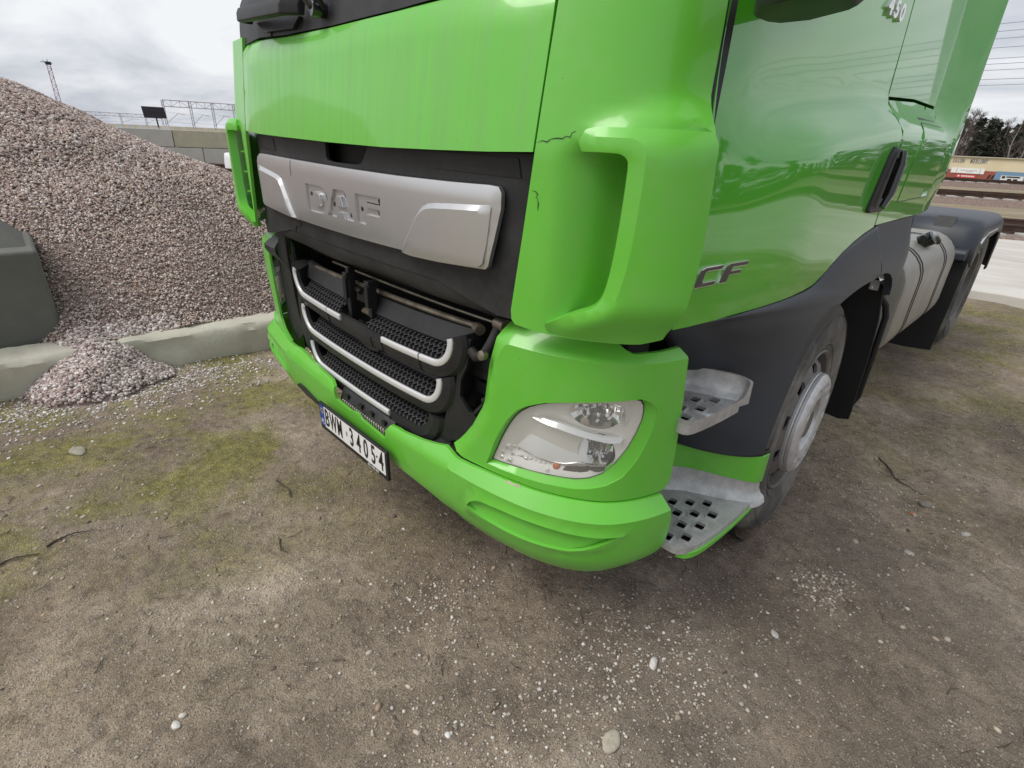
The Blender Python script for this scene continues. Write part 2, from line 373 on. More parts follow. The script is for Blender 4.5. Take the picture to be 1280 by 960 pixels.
def lerp_tab(tab,z):
    if z<=tab[0][0]: return tab[0][1]
    for (a,b),(c,d) in zip(tab,tab[1:]):
        if z<=c: return b+(d-b)*(z-a)/(c-a)
    return tab[-1][1]
def sst(a,b,x):
    t=min(max((x-a)/(b-a),0),1); return t*t*(3-2*t)
LB=[(.25,-.085),(.28,-.066),(.30,-.052),(.33,-.030),(.37,-.013),(.42,-.004),(.47,0),(.518,.001),(.565,-.037),(.60,-.038)]
UB=[(.50,-.045),(.56,-.040),(.982,-.036),(1.03,-.084),(1.06,-.12)]
def front(s,z,kind='hood',h=0.0):
    x,y,nx,ny=plan(s); lean=0.0
    if kind=='hood':
        lean=.13*max(0.0,z-1.45); d=0.0
    elif kind=='lb': d=lerp_tab(LB,z)
    elif kind=='ub': d=lerp_tab(UB,z)
    elif kind=='grille': d=-.055
    elif kind=='emblem': d=-.024
    else: d=0.0
    d+=h
    return (x+nx*d,y+ny*d+lean,z)
def doorx(y,z):
    up=1.128-.05*max(0.0,z-1.6); lo=1.206-.05*max(0.0,1.16-z)/.1*.2
    f=sst(.30,.85,y)
    zs=1.512+.085*sst(.3,1.6,y)
    a=sst(zs-.062,zs+.062,z)
    prof=lo+(up-lo)*a
    flat=1.158+(-.03)*sst(1.2,1.75,z)
    return flat+(prof-flat)*f-.012*sst(.45,.2,y)
def door(y,z,h=0.0): return (doorx(y,z)+h,y,z)
def fenderx(y,z):
    # plan of the front wing: close to the wheel it stands out, towards the step well it draws in
    return lerp_tab([(.2,1.075),(.35,1.085),(.45,1.10),(.55,1.125),(.65,1.165),(.75,1.20),(.85,1.222),(.95,1.232),(1.1,1.236),(2.0,1.236),(2.7,1.215)],y)
def fender(y,z,h=0.0): return (fenderx(y,z)+h,y,z)

# ================================================================== TRUCK
truck = tag(empty('truck'), 'lime green truck tractor with its lower grille broken open and battered bumper', 'truck')
def rect(a, b, c, d): return [(a, c), (b, c), (b, d), (a, d)]
hoodf = lambda s, z, h: front(s, z, 'hood', h)
ubf = lambda s, z, h: front(s, z, 'ub', h)
lbf = lambda s, z, h: front(s, z, 'lb', h)
grf = lambda s, z, h: front(s, z, 'grille', h)
emf = lambda s, z, h: front(s, z, 'emblem', h)
doorf = lambda y, z, h: door(y, z, h)
def mir(fn): 
    def g(u, v, h):
        p = fn(u, v, h); return (-p[0], p[1], p[2])
    return g

# --- hood flap: rolled top edge, slight crown
HL, HR = -.80, .853
hood_out = [(HL, 1.458), (-.60, 1.450), (-.33, 1.445), (0, 1.440), (.32, 1.438), (.55, 1.441), (.73, 1.445), (HR, 1.450), (.856, 1.60), (.857, 1.70), (.855, 1.772), (.6, 1.762), (.3, 1.752), (0, 1.748), (-.35, 1.752), (-.6, 1.764), (-.80, 1.778), (-.815, 1.70), (-.81, 1.56)]
panel('hood_panel', hood_out, hoodf, .022, MT['paint_hood'], truck, grid=.04, bevel=.004,
      hf=lambda s, z: -.028*sst(1.728+.02*(s/.86)**2, 1.772+.02*(s/.86)**2, z))

# --- corner panels with the hollow of the air scoop, and the scoop's bulging outer shell
VR_IN = [(.915, 1.078), (.956, 1.102), (.992, 1.122), (1.012, 1.131), (1.031, 1.144), (1.042, 1.164), (1.048, 1.19), (1.054, 1.238), (1.058, 1.30), (1.060, 1.352), (1.061, 1.40), (1.061, 1.438), (1.056, 1.449), (1.044, 1.456), (1.02, 1.457), (.965, 1.456)]
def hollow(s, z):
    top = sst(1.475, 1.44, z); bot = sst(1.045+.42*max(0, s-.92), 1.072+.42*max(0, s-.92), z)
    return -.066*sst(.90, 1.07, s)*top*bot
def shoulder(s, z):
    return (.012+.038*sst(.94, 1.06, s)+.006*sst(1.06, 1.2, s))*(1-sst(1.462, 1.528+.048*sst(.96, 1.16, s), z))-.004*sst(1.19, 1.225, s)*(1-sst(1.50, 1.56, z))
def corner_h(s, z): return hollow(s, z)+shoulder(s, z)*sst(1.480, 1.494, z)*sst(.930, .985, s)
def shell_h(s, z):
    H = .012+.038*sst(.94, 1.06, s)+.006*sst(1.06, 1.2, s)
    rim = .011*(1-min(1.0, polyd((s, z), VR_IN, False)/.028))
    if z > 1.42: return shoulder(s, z)+.0007-rim*sst(1.503, 1.47, z)
    H *= sst(1.046, 1.085+.07*sst(.95, 1.12, s), z)
    return H-.004*sst(1.19, 1.225, s)+.0007-min(rim*sst(1.10, 1.17, z), H*.6)
GAP = [(1.193, 1.76), (1.199, 1.69), (1.204, 1.62), (1.209, 1.532), (1.215, 1.45), (1.22, 1.3), (1.215, 1.2), (1.195, 1.058)]
def corner(side):
    sg = 1 if side > 0 else -1
    fn = (lambda s, z, h: front(sg*s, z, 'hood', h))
    if side > 0: out = [(.864, 1.735), (.861, 1.62), (.858, 1.45), (.839, 1.28), (.815, 1.09), (.818, 1.067), (.829, 1.056), (.867, 1.0525), (.90, 1.050),  (.932, 1.049), (1.03, 1.049), (1.142, 1.050)]+[(s-.004, z) for s, z in GAP[::-1]]+[(1.185, 1.95), (1.17, 2.2), (1.15, 2.45), (.99, 2.45), (.93, 2.2), (.885, 1.95)]
    else: out = [(.822, 1.792), (.822, 1.62), (.812, 1.45), (.852, 1.28), (.893, 1.10), (.905, 1.06), (.932, 1.049), (1.03, 1.049), (1.142, 1.050)]+[(s-.004, z) for s, z in GAP[::-1]]+[(1.185, 1.80)]
    cp = panel('corner_panel', out, fn, .012, MT['paint_front'], truck, grid=.02, hf=corner_h if side > 0 else hollow, bevel=.004)
    VL = [(.918, 1.060), (.95, 1.054), (1.03, 1.0515), (1.142, 1.0525), (1.197, 1.061), (1.208, 1.15), (1.217, 1.213), (1.221, 1.273), (1.219, 1.362), (1.215, 1.431), (1.212, 1.48), (1.204, 1.502), (1.15, 1.503), (1.05, 1.503), (.99, 1.503), (.968, 1.498), (.955, 1.476)]
    k = 1.0 if side > 0 else .9
    panel('air_scoop', smooth_poly(VR_IN[::-1], False, 1)[::-1]+VL[::-1], fn, .034, MT['paint_front'], cp, grid=.018, hf=lambda s, z: shell_h(s, z)*k, bevel=.003, folds=[[(.985, 1.485), (1.06, 1.484), (1.075, 1.478), (1.086, 1.465), (1.089, 1.44), (1.089, 1.40), (1.088, 1.35), (1.085, 1.28), (1.081, 1.23), (1.074, 1.185), (1.066, 1.155)]])
    if side < 0:
        for z in (1.20, 1.285, 1.37): MB().box(fn(1.035, z, -.030), (.02, .018, .003)).done('scoop_slat', MT['paint_front'], cp)
    return cp
cpr, cpl = corner(1), corner(-1)
def hair(name, pts, w_, surf, parent, m, h=.0012):
    mb = MB(); n = len(pts)
    P = []
    for i, p in enumerate(pts):
        a, b = pts[max(i-1, 0)], pts[min(i+1, n-1)]; t = math.atan2(b[1]-a[1], b[0]-a[0]); q = w_*(.35+.65*random.random())*(1 if 0 < i < n-1 else .15)
        P += [surf(p[0]-math.sin(t)*q, p[1]+math.cos(t)*q, h), surf(p[0]+math.sin(t)*q, p[1]-math.cos(t)*q, h)]
    mb.add(P, [(2*i, 2*i+1, 2*i+3, 2*i+2) for i in range(n-1)])
    return mb.done(name, m, parent, smooth=False)
hair('crack', [(.860, 1.468), (.872, 1.473), (.884, 1.471), (.893, 1.477), (.907, 1.479), (.918, 1.4785), (.925, 1.483), (.934, 1.482), (.937, 1.490), (.948, 1.494), (.960, 1.494)], .0016, hoodf, cpr, MT['black'])
hair('crack', [(.856, 1.372), (.866, 1.371), (.872, 1.366), (.868, 1.358), (.877, 1.356)], .0014, hoodf, cpr, MT['black'])
hair('crack', [(.872, 1.358), (.875, 1.345), (.874, 1.330)], .0013, hoodf, cpr, MT['black'])

# --- windscreen foot, windscreen, wiper, grab handle
low = [(-.925, 1.785), (-.87, 1.768), (-.80, 1.766), (-.6, 1.772), (-.35, 1.758), (0, 1.753), (.35, 1.757), (.6, 1.768), (.875, 1.785), (.89, 1.96), (-.935, 1.96), (-.935, 1.83)]
ws = panel('windscreen_surround', low, lambda s, z, h: front(s, z, 'hood', h-.012-.02*sst(1.9, 1.96, z)), .03, MT['plastic_dusty'], truck, grid=.05, bevel=.012)
def wsf(s, z, h):
    x, y, z = front(s, z, 'hood', h-.035); return (x, y+.16*max(0, z-1.95), z)
panel('windscreen', [(-.885, 1.955), (.885, 1.955), (.99, 2.72), (-.99, 2.72)], wsf, .01, MT['glass_dark'], truck, grid=.12)
panel('sun_visor_panel', [(-1.0, 2.70), (1.0, 2.70), (1.0, 2.95), (-1.0, 2.95)], lambda s, z, h: (wsf(s, z, h)[0], wsf(s, 2.7, h)[1]-.01+.3*(z-2.7), z), .03, MT['paint_front'], truck, grid=.12)
g = MB()
gp = [(-.63, 1.832), (-.60, 1.828), (-.40, 1.815), (-.20, 1.808), (-.165, 1.812)]
gh = [.012, .055, .062, .055, .008]
g.sweep([(-.020, -.012), (.022, -.014), (.026, .006), (.008, .012), (-.016, .010)], [(lambda a, b, p=p, h=h: front(p[0], p[1]+a, 'hood', h+b)) for p, h in zip(gp, gh)])
gr = g.done('grab_handle', MT['plastic'], truck, bevel=.004)
g = MB()
g.prism([(-.59, 1.815), (-.20, 1.795), (-.25, 1.766), (-.50, 1.778)], lambda s, z, h: front(s, z, 'hood', h), -.012, .002)
g.done('handle_recess', MT['black'], gr)
g = MB(); g.tube([hoodf(-.47, 1.765, -.010), hoodf(-.47, 1.80, -.010)], .003, 6); g.done('panel_joint', MT['black'], ws)
wp = MB(); wp.tube([hoodf(-.055, 1.80, .02), hoodf(-.065, 1.825, .035), hoodf(-.12, 1.93, .03), hoodf(-.18, 2.03, .0)], [.016, .020, .014, .010], 10)
wp.box(hoodf(-.055, 1.803, .012), (.022, .016, .014)); wp.tube([hoodf(-.045, 1.795, -.02), hoodf(-.05, 1.795, .03)], .021, 14)
wp.done('wiper_arm', MT['gloss_black'], truck, bevel=.003)
wp = MB(); wp.tube([hoodf(-.02, 1.797, .005), hoodf(-.01, 1.813, .024), hoodf(-.02, 1.835, .03), hoodf(-.06, 1.93, .02)], .007, 8); wp.done('washer_hose', MT['black'], truck)
panel('cowl_vent', [(.46, 1.80), (.52, 1.79), (.72, 1.80), (.74, 1.83), (.5, 1.84)], lambda s, z, h: front(s, z, 'hood', h-.008), .006, MT['gloss_black'], ws, grid=.04)

# --- dark upper grille panel, its recess, the silver emblem panel
ug = [(-.805, 1.449), (-.35, 1.440), (-.102, 1.437), (-.105, 1.396), (-.095, 1.384), (-.06, 1.379), (.10, 1.380), (.13, 1.386), (.145, 1.398), (.178, 1.437), (.45, 1.437), (.858, 1.446), (.852, 1.33), (.835, 1.20), (.80, 1.05), (.74, 1.05), (.5, 1.10), (0, 1.10), (-.5, 1.10), (-.70, 1.06), (-.89, 1.03), (-.90, 1.08), (-.86, 1.25)]
upg = panel('upper_grille_panel', ug, lambda s, z, h: front(s, z, 'grille', h+.012), .012, MT['plastic_dusty'], truck, grid=.04, bevel=.006)
panel('panel_backing', rect(-.80, .845, 1.06, 1.447), lambda s, z, h: front(s, z, 'grille', h-.04), .01, MT['void'], upg, grid=.1, bevel=0)
for a, b in ((-.775, -.56), (.50, .80)):
    panel('vent_insert', [(a, 1.396), (b, 1.392), (b-.01, 1.434), (a+.01, 1.437)], lambda s, z, h: front(s, z, 'grille', h+.015), .004, MT['plastic'], upg, grid=.05, bevel=.002)
EM = [(-.745, 1.345), (-.735, 1.366), (-.705, 1.376), (-.6, 1.376), (-.313, 1.372), (.052, 1.368), (.353, 1.367), (.581, 1.369), (.72, 1.372), (.748, 1.370), (.757, 1.357), (.757, 1.32), (.742, 1.245), (.727, 1.182), (.716, 1.171), (.535, 1.159), (.42, 1.155), (.395, 1.157), (.365, 1.165), (.084, 1.161), (-.20, 1.161), (-.325, 1.163), (-.355, 1.160), (-.40, 1.162), (-.70, 1.176), (-.722, 1.186), (-.74, 1.27)]
D_ = [(-.235, 1.300), (-.13, 1.300), (-.095, 1.296), (-.073, 1.282), (-.066, 1.262), (-.066, 1.246), (-.074, 1.226), (-.095, 1.213), (-.13, 1.208), (-.235, 1.208)]
D_in = [(-.172, 1.278), (-.142, 1.278), (-.126, 1.272), (-.120, 1.260), (-.120, 1.246), (-.127, 1.235), (-.142, 1.230), (-.172, 1.230)]
A_ = [(-.020, 1.300), (.056, 1.300), (.108, 1.211), (.045, 1.211), (.034, 1.229), (-.002, 1.229), (-.012, 1.211), (-.074, 1.211)]
A_in = [(.003, 1.281), (.033, 1.281), (.045, 1.247), (-.010, 1.247)]
F_ = [(.124, 1.300), (.272, 1.300), (.272, 1.277), (.182, 1.277), (.182, 1.265), (.266, 1.265), (.266, 1.243), (.182, 1.243), (.182, 1.212), (.124, 1.212)]
RL = [(-.757, 1.327), (-.72, 1.322), (-.51, 1.309), (-.465, 1.300), (-.44, 1.283), (-.33, 1.161)]
RRr = [(.74, 1.322), (.70, 1.322), (.50, 1.309), (.463, 1.299), (.438, 1.279), (.36, 1.163)]
def relief(s, z):
    if z > 1.335: e = 0.0
    else:
        e = 0.0
        for ln, sg in ((RL, -1), (RRr, 1)):
            if sg*s < .3: continue
            zt = None
            for (a, b), (c, d) in zip(ln, ln[1:]):
                lo, hi = (a, c) if a < c else (c, a)
                if lo <= s <= hi: zt = b+(d-b)*(s-a)/(c-a) if c != a else b
            if zt is None:
                if sg*s > .7: zt = 1.325
                else: continue
            dist = polyd((s, z), ln, False)
            if z < zt: e = max(e, .009*sst(0, .011, dist))
    return .008*sst(1.385, 1.345, z)*(1-.5*sst(1.19, 1.155, z))*sst(.765, .73, s)
off = lambda ln, d: [(x, y-d) for x, y in ln]
em = panel('emblem_panel', EM, emf, .014, MT['silver'], truck, holes=[D_, A_, F_], grid=.022, hf=relief, bevel=.003)
def pad(edge, rest, sg):
    w_ = .013
    def dd_(s, z): return polyd((s, z), edge, False)
    ins = []
    for i, p in enumerate(edge[1:-1], 1):
        a, b = edge[i-1], edge[i+1]; t = math.atan2(b[1]-a[1], b[0]-a[0]); nx_, nz_ = -math.sin(t), math.cos(t)
        if nz_ > 0: nx_, nz_ = -nx_, -nz_
        ins.append((p[0]+nx_*w_, p[1]+nz_*w_))
    return panel('raised_pad', edge+rest, lambda s, z, h: emf(s, z, h), .004, MT['silver'], em, grid=.012, folds=[ins], hf=lambda s, z: relief(s, z)+.0012+.010*min(1.0, dd_(s, z)/w_)*sst(.0, .09, abs(s-edge[0][0])+.02), bevel=.0015)
pad([(.728, 1.328), (.70, 1.325), (.60, 1.3185), (.53, 1.313), (.50, 1.308), (.478, 1.298), (.46, 1.284), (.44, 1.262), (.40, 1.206), (.372, 1.168)], [(.385, 1.162), (.42, 1.159), (.535, 1.163), (.695, 1.174), (.710, 1.184), (.722, 1.235), (.732, 1.31), (.733, 1.323)], 1)
pad([(-.735, 1.333), (-.70, 1.330), (-.60, 1.321), (-.53, 1.3135), (-.49, 1.308), (-.462, 1.298), (-.445, 1.282), (-.41, 1.232), (-.36, 1.166)], [(-.40, 1.166), (-.70, 1.180), (-.716, 1.188), (-.732, 1.27), (-.739, 1.328)], -1)
for P_, hin in ((D_, [D_in]), (A_, [A_in]), (F_, [])):
    xs = [p[0] for p in P_]; zs_ = [p[1] for p in P_]
    lt = panel('letter', [(p[0]+(.003 if p[0] > sum(xs)/len(xs) else -.003), p[1]+(.003 if p[1] > 1.255 else -.003)) for p in P_], lambda s, z, h: emf(s, z, h-.001), .006, MT['silver'], em, holes=hin, grid=.03, bevel=0)
    for q in hin: panel('letter_island', q, lambda s, z, h: emf(s, z, h+.010), .014, MT['silver'], em, grid=.03, bevel=.002)
for s, z in ((-.208, 1.268), (-.088, 1.282), (-.080, 1.262), (-.034, 1.25), (.048, 1.287), (.078, 1.228), (.15, 1.256), (.255, 1.288), (.252, 1.254)):
    mb = MB(); mb.prism([(s+.006*math.cos(q*math.pi/4), z+.0075*math.sin(q*math.pi/4)) for q in range(8)], emf, -.004, .0005); mb.done('pin_hole', MT['black'], em, smooth=False)
mb = MB(); mb.prism([(-.093, 1.272), (-.086, 1.262), (-.079, 1.248), (-.075, 1.240), (-.070, 1.244), (-.078, 1.260), (-.088, 1.276)], emf, -.004, .0005); mb.done('torn_hole', MT['black'], em, smooth=False)
mb = MB(); mb.sweep([(-.0012, 0), (.0012, 0), (.0012, .0006), (-.0012, .0006)], [(lambda a, b, z=z: emf(-.356+a, z, relief(-.356, z)+b)) for z in np.linspace(1.316, 1.369, 12)]); mb.done('panel_joint', MT['black'], em, smooth=False)

# rounded lower edge of the upper panel
mb = MB(); sec = [(.052*math.cos(q), .058*math.sin(q)) for q in [2*math.pi*k/20 for k in range(20)]]
mb.sweep(sec, [(lambda a, b, s=s: front(s, 1.092+b+.004*math.sin(s*9), 'grille', -.040+a*.9)) for s in np.linspace(-.78, .795, 40)])
mb.done('rounded_lower_edge', MT['plastic_dusty'], truck, angle=60)
mb = MB(); mb.prism([(-.52, 1.128), (-.475, 1.115), (-.45, 1.10), (-.43, 1.125), (-.39, 1.128), (-.38, 1.142), (-.53, 1.146)], grf, .0, .014); mb.done('broken_hole', MT['black'], upg, smooth=False)
# torn flap at the far side
mb = MB(); mb.sweep([(0, 0), (0, .003)], [(lambda a, b, q=q: front(-.73+.20*q, 1.02-.075*q-.02*math.sin(q*3), 'grille', .02+.03*math.sin(q*2.5)+b)) for q in np.linspace(0, 1, 2)], cap=False)
pts = [(-.76, 1.045), (-.66, 1.04), (-.60, 1.00), (-.565, .935), (-.575, .925), (-.64, .95), (-.72, .965), (-.76, .97)]
panel('torn_flap', smooth_poly(pts, True, 1), lambda s, z, h: front(s, z, 'grille', h+.02+.04*sst(.92, 1.0, z)-.05*sst(1.0, 1.05, z)), .004, MT['plastic_dusty'], truck, grid=.02, bevel=.001)

# --- what shows through the open gap: dark crossmember, rods, latch, hose
vd = MB(); vd.box((0, .40, .92), (.98, .06, .52)); vd.box((-.85, .26, .75), (.11, .03, .34)); vd.box((0, .22, 1.05), (.74, .05, .05)); vd.done('front_crossmember', MT['void'], truck, bevel=.01)
rod = MB(); rod.tube([grf(s, .938+.024*(s+.48)/1.09, -.075) for s in np.linspace(-.50, .595, 14)], .0095, 10); rod.tube([grf(.585, .961, -.068), grf(.615, .962, -.055)], .017, 10)
rod.done('torsion_rod', MT['steel'], truck)
rod = MB(); rod.tube([grf(s, 1.0+.01*s, -.14) for s in np.linspace(-.66, .66, 10)], .022, 12); rod.done('cross_tube', MT['void'], truck)
rod = MB(); rod.tube([grf(s, .975, -.11) for s in np.linspace(-.40, .66, 10)], .006, 8); rod.done('bonnet_cable', MT['steel'], truck)
rod = MB(); rod.tube([grf(.60, .905, -.03), grf(.635, .893, -.02), grf(.665, .905, -.02), grf(.682, .945, -.035), grf(.685, .985, -.06), grf(.70, 1.01, -.09), grf(.74, 1.015, -.10)], .016, 12); rod.done('rubber_hose', MT['void'], truck)
rod = MB(); rod.tube([grf(.68, 1.0, -.06), grf(.725, 1.0, -.05)], .02, 12); rod.done('hose_fitting', MT['steel'], truck)
for s in (-.118, .045):
    lt = MB(); lt.box(grf(s, .945, -.035), (.011, .02, .045)); lt.box(grf(s, .985, -.04), (.015, .022, .012)); lt.box(grf(s, .90, -.04), (.009, .012, .04))
    if s < 0: lt.box(grf(-.118, .90, -.045), (.012, .015, .11)); lt.tube([grf(-.16, .94, -.07), grf(-.06, .93, -.05)], .011, 8)
    lt.done('bonnet_latch', MT['black'], truck, bevel=.003)
panel('latch_cover', [(-.085, .93), (-.02, .935), (.05, .945), (.035, .895), (-.03, .885), (-.09, .895)], lambda s, z, h: grf(s, z, h-.045-.02*math.cos((s+.02)*20)), .012, MT['plastic'], truck, grid=.02, bevel=.004)
lt = MB(); lt.tube([grf(-.065, .855, -.06), grf(.02, .86, -.05)], .009, 8); lt.box(grf(-.01, .87, -.05), (.02, .01, .008)); lt.done('latch_bolt', MT['steel'], truck)

# --- lower grille: three louvres with silver trim and honeycomb
grille = empty('lower_grille'); grille.parent = truck
BAR = [(.550, .822, .095), (.497, .677, .095), (.440, .541, .085)]       # half width, height of the trim, rise at the ends
def upath(a, zc, up, n=44, e=.085):
    """U-shaped path of a louvre: flat in the middle, curving up at both ends; returns (s, z, outward normal)"""
    P = []
    for k in range(n+1):
        t = -1+2*k/n
        P.append(t)
    pts = []
    L = a-e
    straight = 2*L
    for i in range(9): q = math.pi/2*(1-i/8.0); pts.append((-L-e*math.sin(q), zc+e*(1-math.cos(q))))
    for i in range(1, 24): pts.append((-L+straight*i/24, zc))
    for i in range(9): q = math.pi/2*i/8.0; pts.append((L+e*math.sin(q), zc+e*(1-math.cos(q))))
    if up > e: pts = [(-a+.004, zc+up)]+pts+[(a-.004, zc+up)]
    res = []
    for i, p in enumerate(pts):
        q0, q1 = pts[max(i-1, 0)], pts[min(i+1, len(pts)-1)]; dx_, dz_ = q1[0]-q0[0], q1[1]-q0[1]; l = math.hypot(dx_, dz_)
        res.append((p[0], p[1], dz_/l, -dx_/l))           # outward = away from the middle of the U (downwards in the middle)
    return res
def sag(s): return .012*(s/.5)**2
def louvre(i, a, zc, up):
    P = upath(a, zc, up)
    lip = [(.013, .004), (.020, .006), (.046, .000), (.056, -.012), (.060, -.05), (.050, -.10), (.012, -.05), (-.012, -.012), (-.010, .0)]
    def at(p): return lambda u, h: grf(p[0]+p[2]*u, p[1]+p[3]*u+sag(p[0]), h)
    mb = MB(); mb.sweep(lip, [at(p) for p in P]); lv = mb.done('louvre', MT['plastic'], grille, bevel=0, angle=28)
    # smooth slat above and behind the honeycomb
    hc0, hc1 = zc+.014, zc+.047
    wd = a-.035
    mb = MB()
    segs = [(-wd, wd)] if i else [(-wd-.06, -.165), (.045, wd+.06)]
    for a0, a1 in segs:
        pf = [(hc1-.002, -.050), (hc1+.010, -.043), (hc1+.065, -.070), (hc1+.069, -.085), (hc1, -.085)]
        mb.sweep(pf, [(lambda z, h, s=s: grf(s, z+sag(s), h)) for s in np.linspace(a0, a1, 24)])
    mb.done('slat', MT['plastic'], lv, angle=28)
    # honeycomb as real webs
    cell = .0235; hx = MB(); rows = 3
    def hp(s, t, dpt): return Vector(grf(s, hc0+(hc1-hc0)*t+sag(s), -.004-.045*t-dpt))
    rr_ = cell/math.sqrt(3); hh = .040
    def web(p, q):
        (s0, t0), (s1, t1) = p, q
        if not (-wd < s0 < wd and -wd < s1 < wd) or min(t0, t1) < -.06 or max(t0, t1) > 1.06: return
        if i == 0 and (-.165 < s0 < .045): return
        ww = .0021; L = math.hypot(s1-s0, (t1-t0)*hh); nx_, nz_ = -(t1-t0)*hh/L*ww, (s1-s0)/L*ww
        A_0 = hp(s0+nx_, t0+nz_/hh, 0); A_1 = hp(s0-nx_, t0-nz_/hh, 0); B_0 = hp(s1+nx_, t1+nz_/hh, 0); B_1 = hp(s1-nx_, t1-nz_/hh, 0)
        C_0 = hp(s0+nx_, t0+nz_/hh, .012); C_1 = hp(s0-nx_, t0-nz_/hh, .012); D_0 = hp(s1+nx_, t1+nz_/hh, .012); D_1 = hp(s1-nx_, t1-nz_/hh, .012)
        hx.add([A_0, A_1, B_0, B_1, C_0, C_1, D_0, D_1], [(0, 1, 3, 2), (0, 2, 6, 4), (1, 5, 7, 3)])
    nr = rows; dzr = 1.0/nr*1.0
    for rw in range(-1, nr+1):
        n_ = int(2*wd/cell)+2
        for c in range(n_):
            s = -wd+cell*(c+.5*(rw % 2)); t = (rw+.5)*dzr
            v = [(s+math.sin(k*math.pi/3)*rr_, t+math.cos(k*math.pi/3)*rr_/hh*.82) for k in range(6)]
            web(v[0], v[1]); web(v[1], v[2]); web(v[2], v[3])
    tag(hx.done('honeycomb', MT['plastic'], lv, smooth=False, recalc=False), kind='stuff')
    return lv, P
LV = [louvre(i, *b) for i, b in enumerate(BAR)]
def trim(P, s0, s1, parent):
    pf = [(-.0112, .002), (-.0112, .0085), (-.0085, .0108), (.0085, .0108), (.0112, .0085), (.0112, .002)]
    Q = [p for p in P if s0 <= p[0] <= s1]
    mb = MB(); mb.sweep(pf, [(lambda u, h, p=p: grf(p[0]+p[2]*u, p[1]+p[3]*u+sag(p[0]), h)) for p in Q])
    return mb.done('trim_strip', MT['trim'], parent, angle=50)
def cut(P, s):      # resample so that a strip can end anywhere
    o = []
    for p, q in zip(P, P[1:]):
        o.append(p)
        if (p[0]-s)*(q[0]-s) < 0:
            t = (s-p[0])/(q[0]-p[0]); o.append(tuple(p[k]+t*(q[k]-p[k]) for k in range(4)))
    o.append(P[-1]); return o
def strip(i, s0, s1): return trim(cut(cut(LV[i][1], s0), s1), s0-1e-6, s1+1e-6, LV[i][0])
strip(0, -.60, -.245); strip(0, -.238, -.128); strip(0, .175, .392); strip(0, .400, .60)
strip(1, -.55, .55); strip(2, -.50, .195)
for i, s in ((0, -.241), (0, .396), (0, .17), (0, .095), (2, -.30), (2, .20)):
    mb = MB(); P = LV[i][1]; zc = BAR[i][1]+sag(s)
    mb.sweep([(.014, .0095), (.046, .0035), (.058, -.012), (.050, -.02), (.01, -.01)], [(lambda u, h, q=q: grf(s+q, zc-u, h)) for q in (-.0022, .0022)])
    mb.done('joint_line', MT['black'], LV[i][0], smooth=False)
# broken snow-plough shaped cover in the middle of the second louvre
panel('cracked_cover', [(-.09, .80), (.0, .805), (.10, .80), (.105, .765), (.07, .735), (.0, .725), (-.06, .74), (-.088, .77)], lambda s, z, h: grf(s, z, h-.028-.35*max(0, .80-z)*.2), .008, MT['plastic_dusty'], grille, grid=.03, bevel=.003)
# frames at both ends and the dark background
def side_frame(sg):
    fn = lambda s, z, h: front(sg*s, z, 'grille', h)
    out = [(.735, 1.03), (.70, .93), (.688, .86), (.672, .77), (.645, .69), (.60, .62), (.555, .567), (.50, .545), (.45, .535), (.44, .50), (.50, .50), (.38, .485), (.40, .56), (.455, .60), (.475, .65), (.515, .72), (.535, .80), (.57, .86), (.575, .93), (.60, .99), (.66, 1.03)]
    out = [(.735, 1.03), (.70, .93), (.688, .86), (.672, .77), (.645, .69), (.60, .62), (.555, .567), (.50, .548), (.44, .538), (.38, .53), (.38, .50), (.43, .52), (.475, .575), (.50, .64), (.515, .70), (.55, .745), (.56, .82), (.60, .87), (.605, .95), (.62, 1.0), (.66, 1.03)]
    if sg > 0:
        out = [(.545, .575), (.50, .548), (.44, .538), (.38, .53), (.36, .505), (.40, .50), (.43, .52), (.475, .575), (.50, .64), (.515, .70), (.55, .745), (.56, .82), (.59, .87), (.588, .94), (.612, .94), (.606, .90), (.598, .85), (.575, .80), (.572, .745), (.61, .70), (.628, .70), (.640, .675), (.60, .63), (.592, .60), (.57, .58)]
        holes = []
    else: holes = [[(.655+.022*math.cos(q*math.pi/6), .80+.034*math.sin(q*math.pi/6)) for q in range(12)], [(.60+.006*math.cos(q*math.pi/4), .90+.012*math.sin(q*math.pi/4)) for q in range(8)]]
    return panel('side_frame', out, lambda s, z, h: fn(s, z, h-.012-.03*sst(.56, .74, s)), .012, MT['plastic'], grille, holes=holes, grid=.025, bevel=.004)
side_frame(1); side_frame(-1)
panel('side_filler', [(.90, 1.05), (.898, .86), (.885, .75), (.862, .63), (.80, .585), (.70, .556), (.60, .62), (.64, .69), (.665, .77), (.68, .86), (.70, .93), (.70, 1.05)], lambda s, z, h: front(-s, z, 'grille', h-.02), .01, MT['plastic'], grille, grid=.03, bevel=.003)
panel('apron', [(-.50, .545), (-.40, .535), (-.25, .485), (.25, .485), (.42, .525), (.53, .548), (.50, .58), (.40, .56), (0, .52), (-.40, .56)], lambda s, z, h: grf(s, z, h+.0-.02*sst(.52, .57, z)), .01, MT['plastic'], grille, grid=.03, bevel=.004)
panel('grille_backing', rect(-.74, .72, .46, .90), lambda s, z, h: grf(s, z, h-.125), .01, MT['void'], grille, grid=.1, bevel=0)
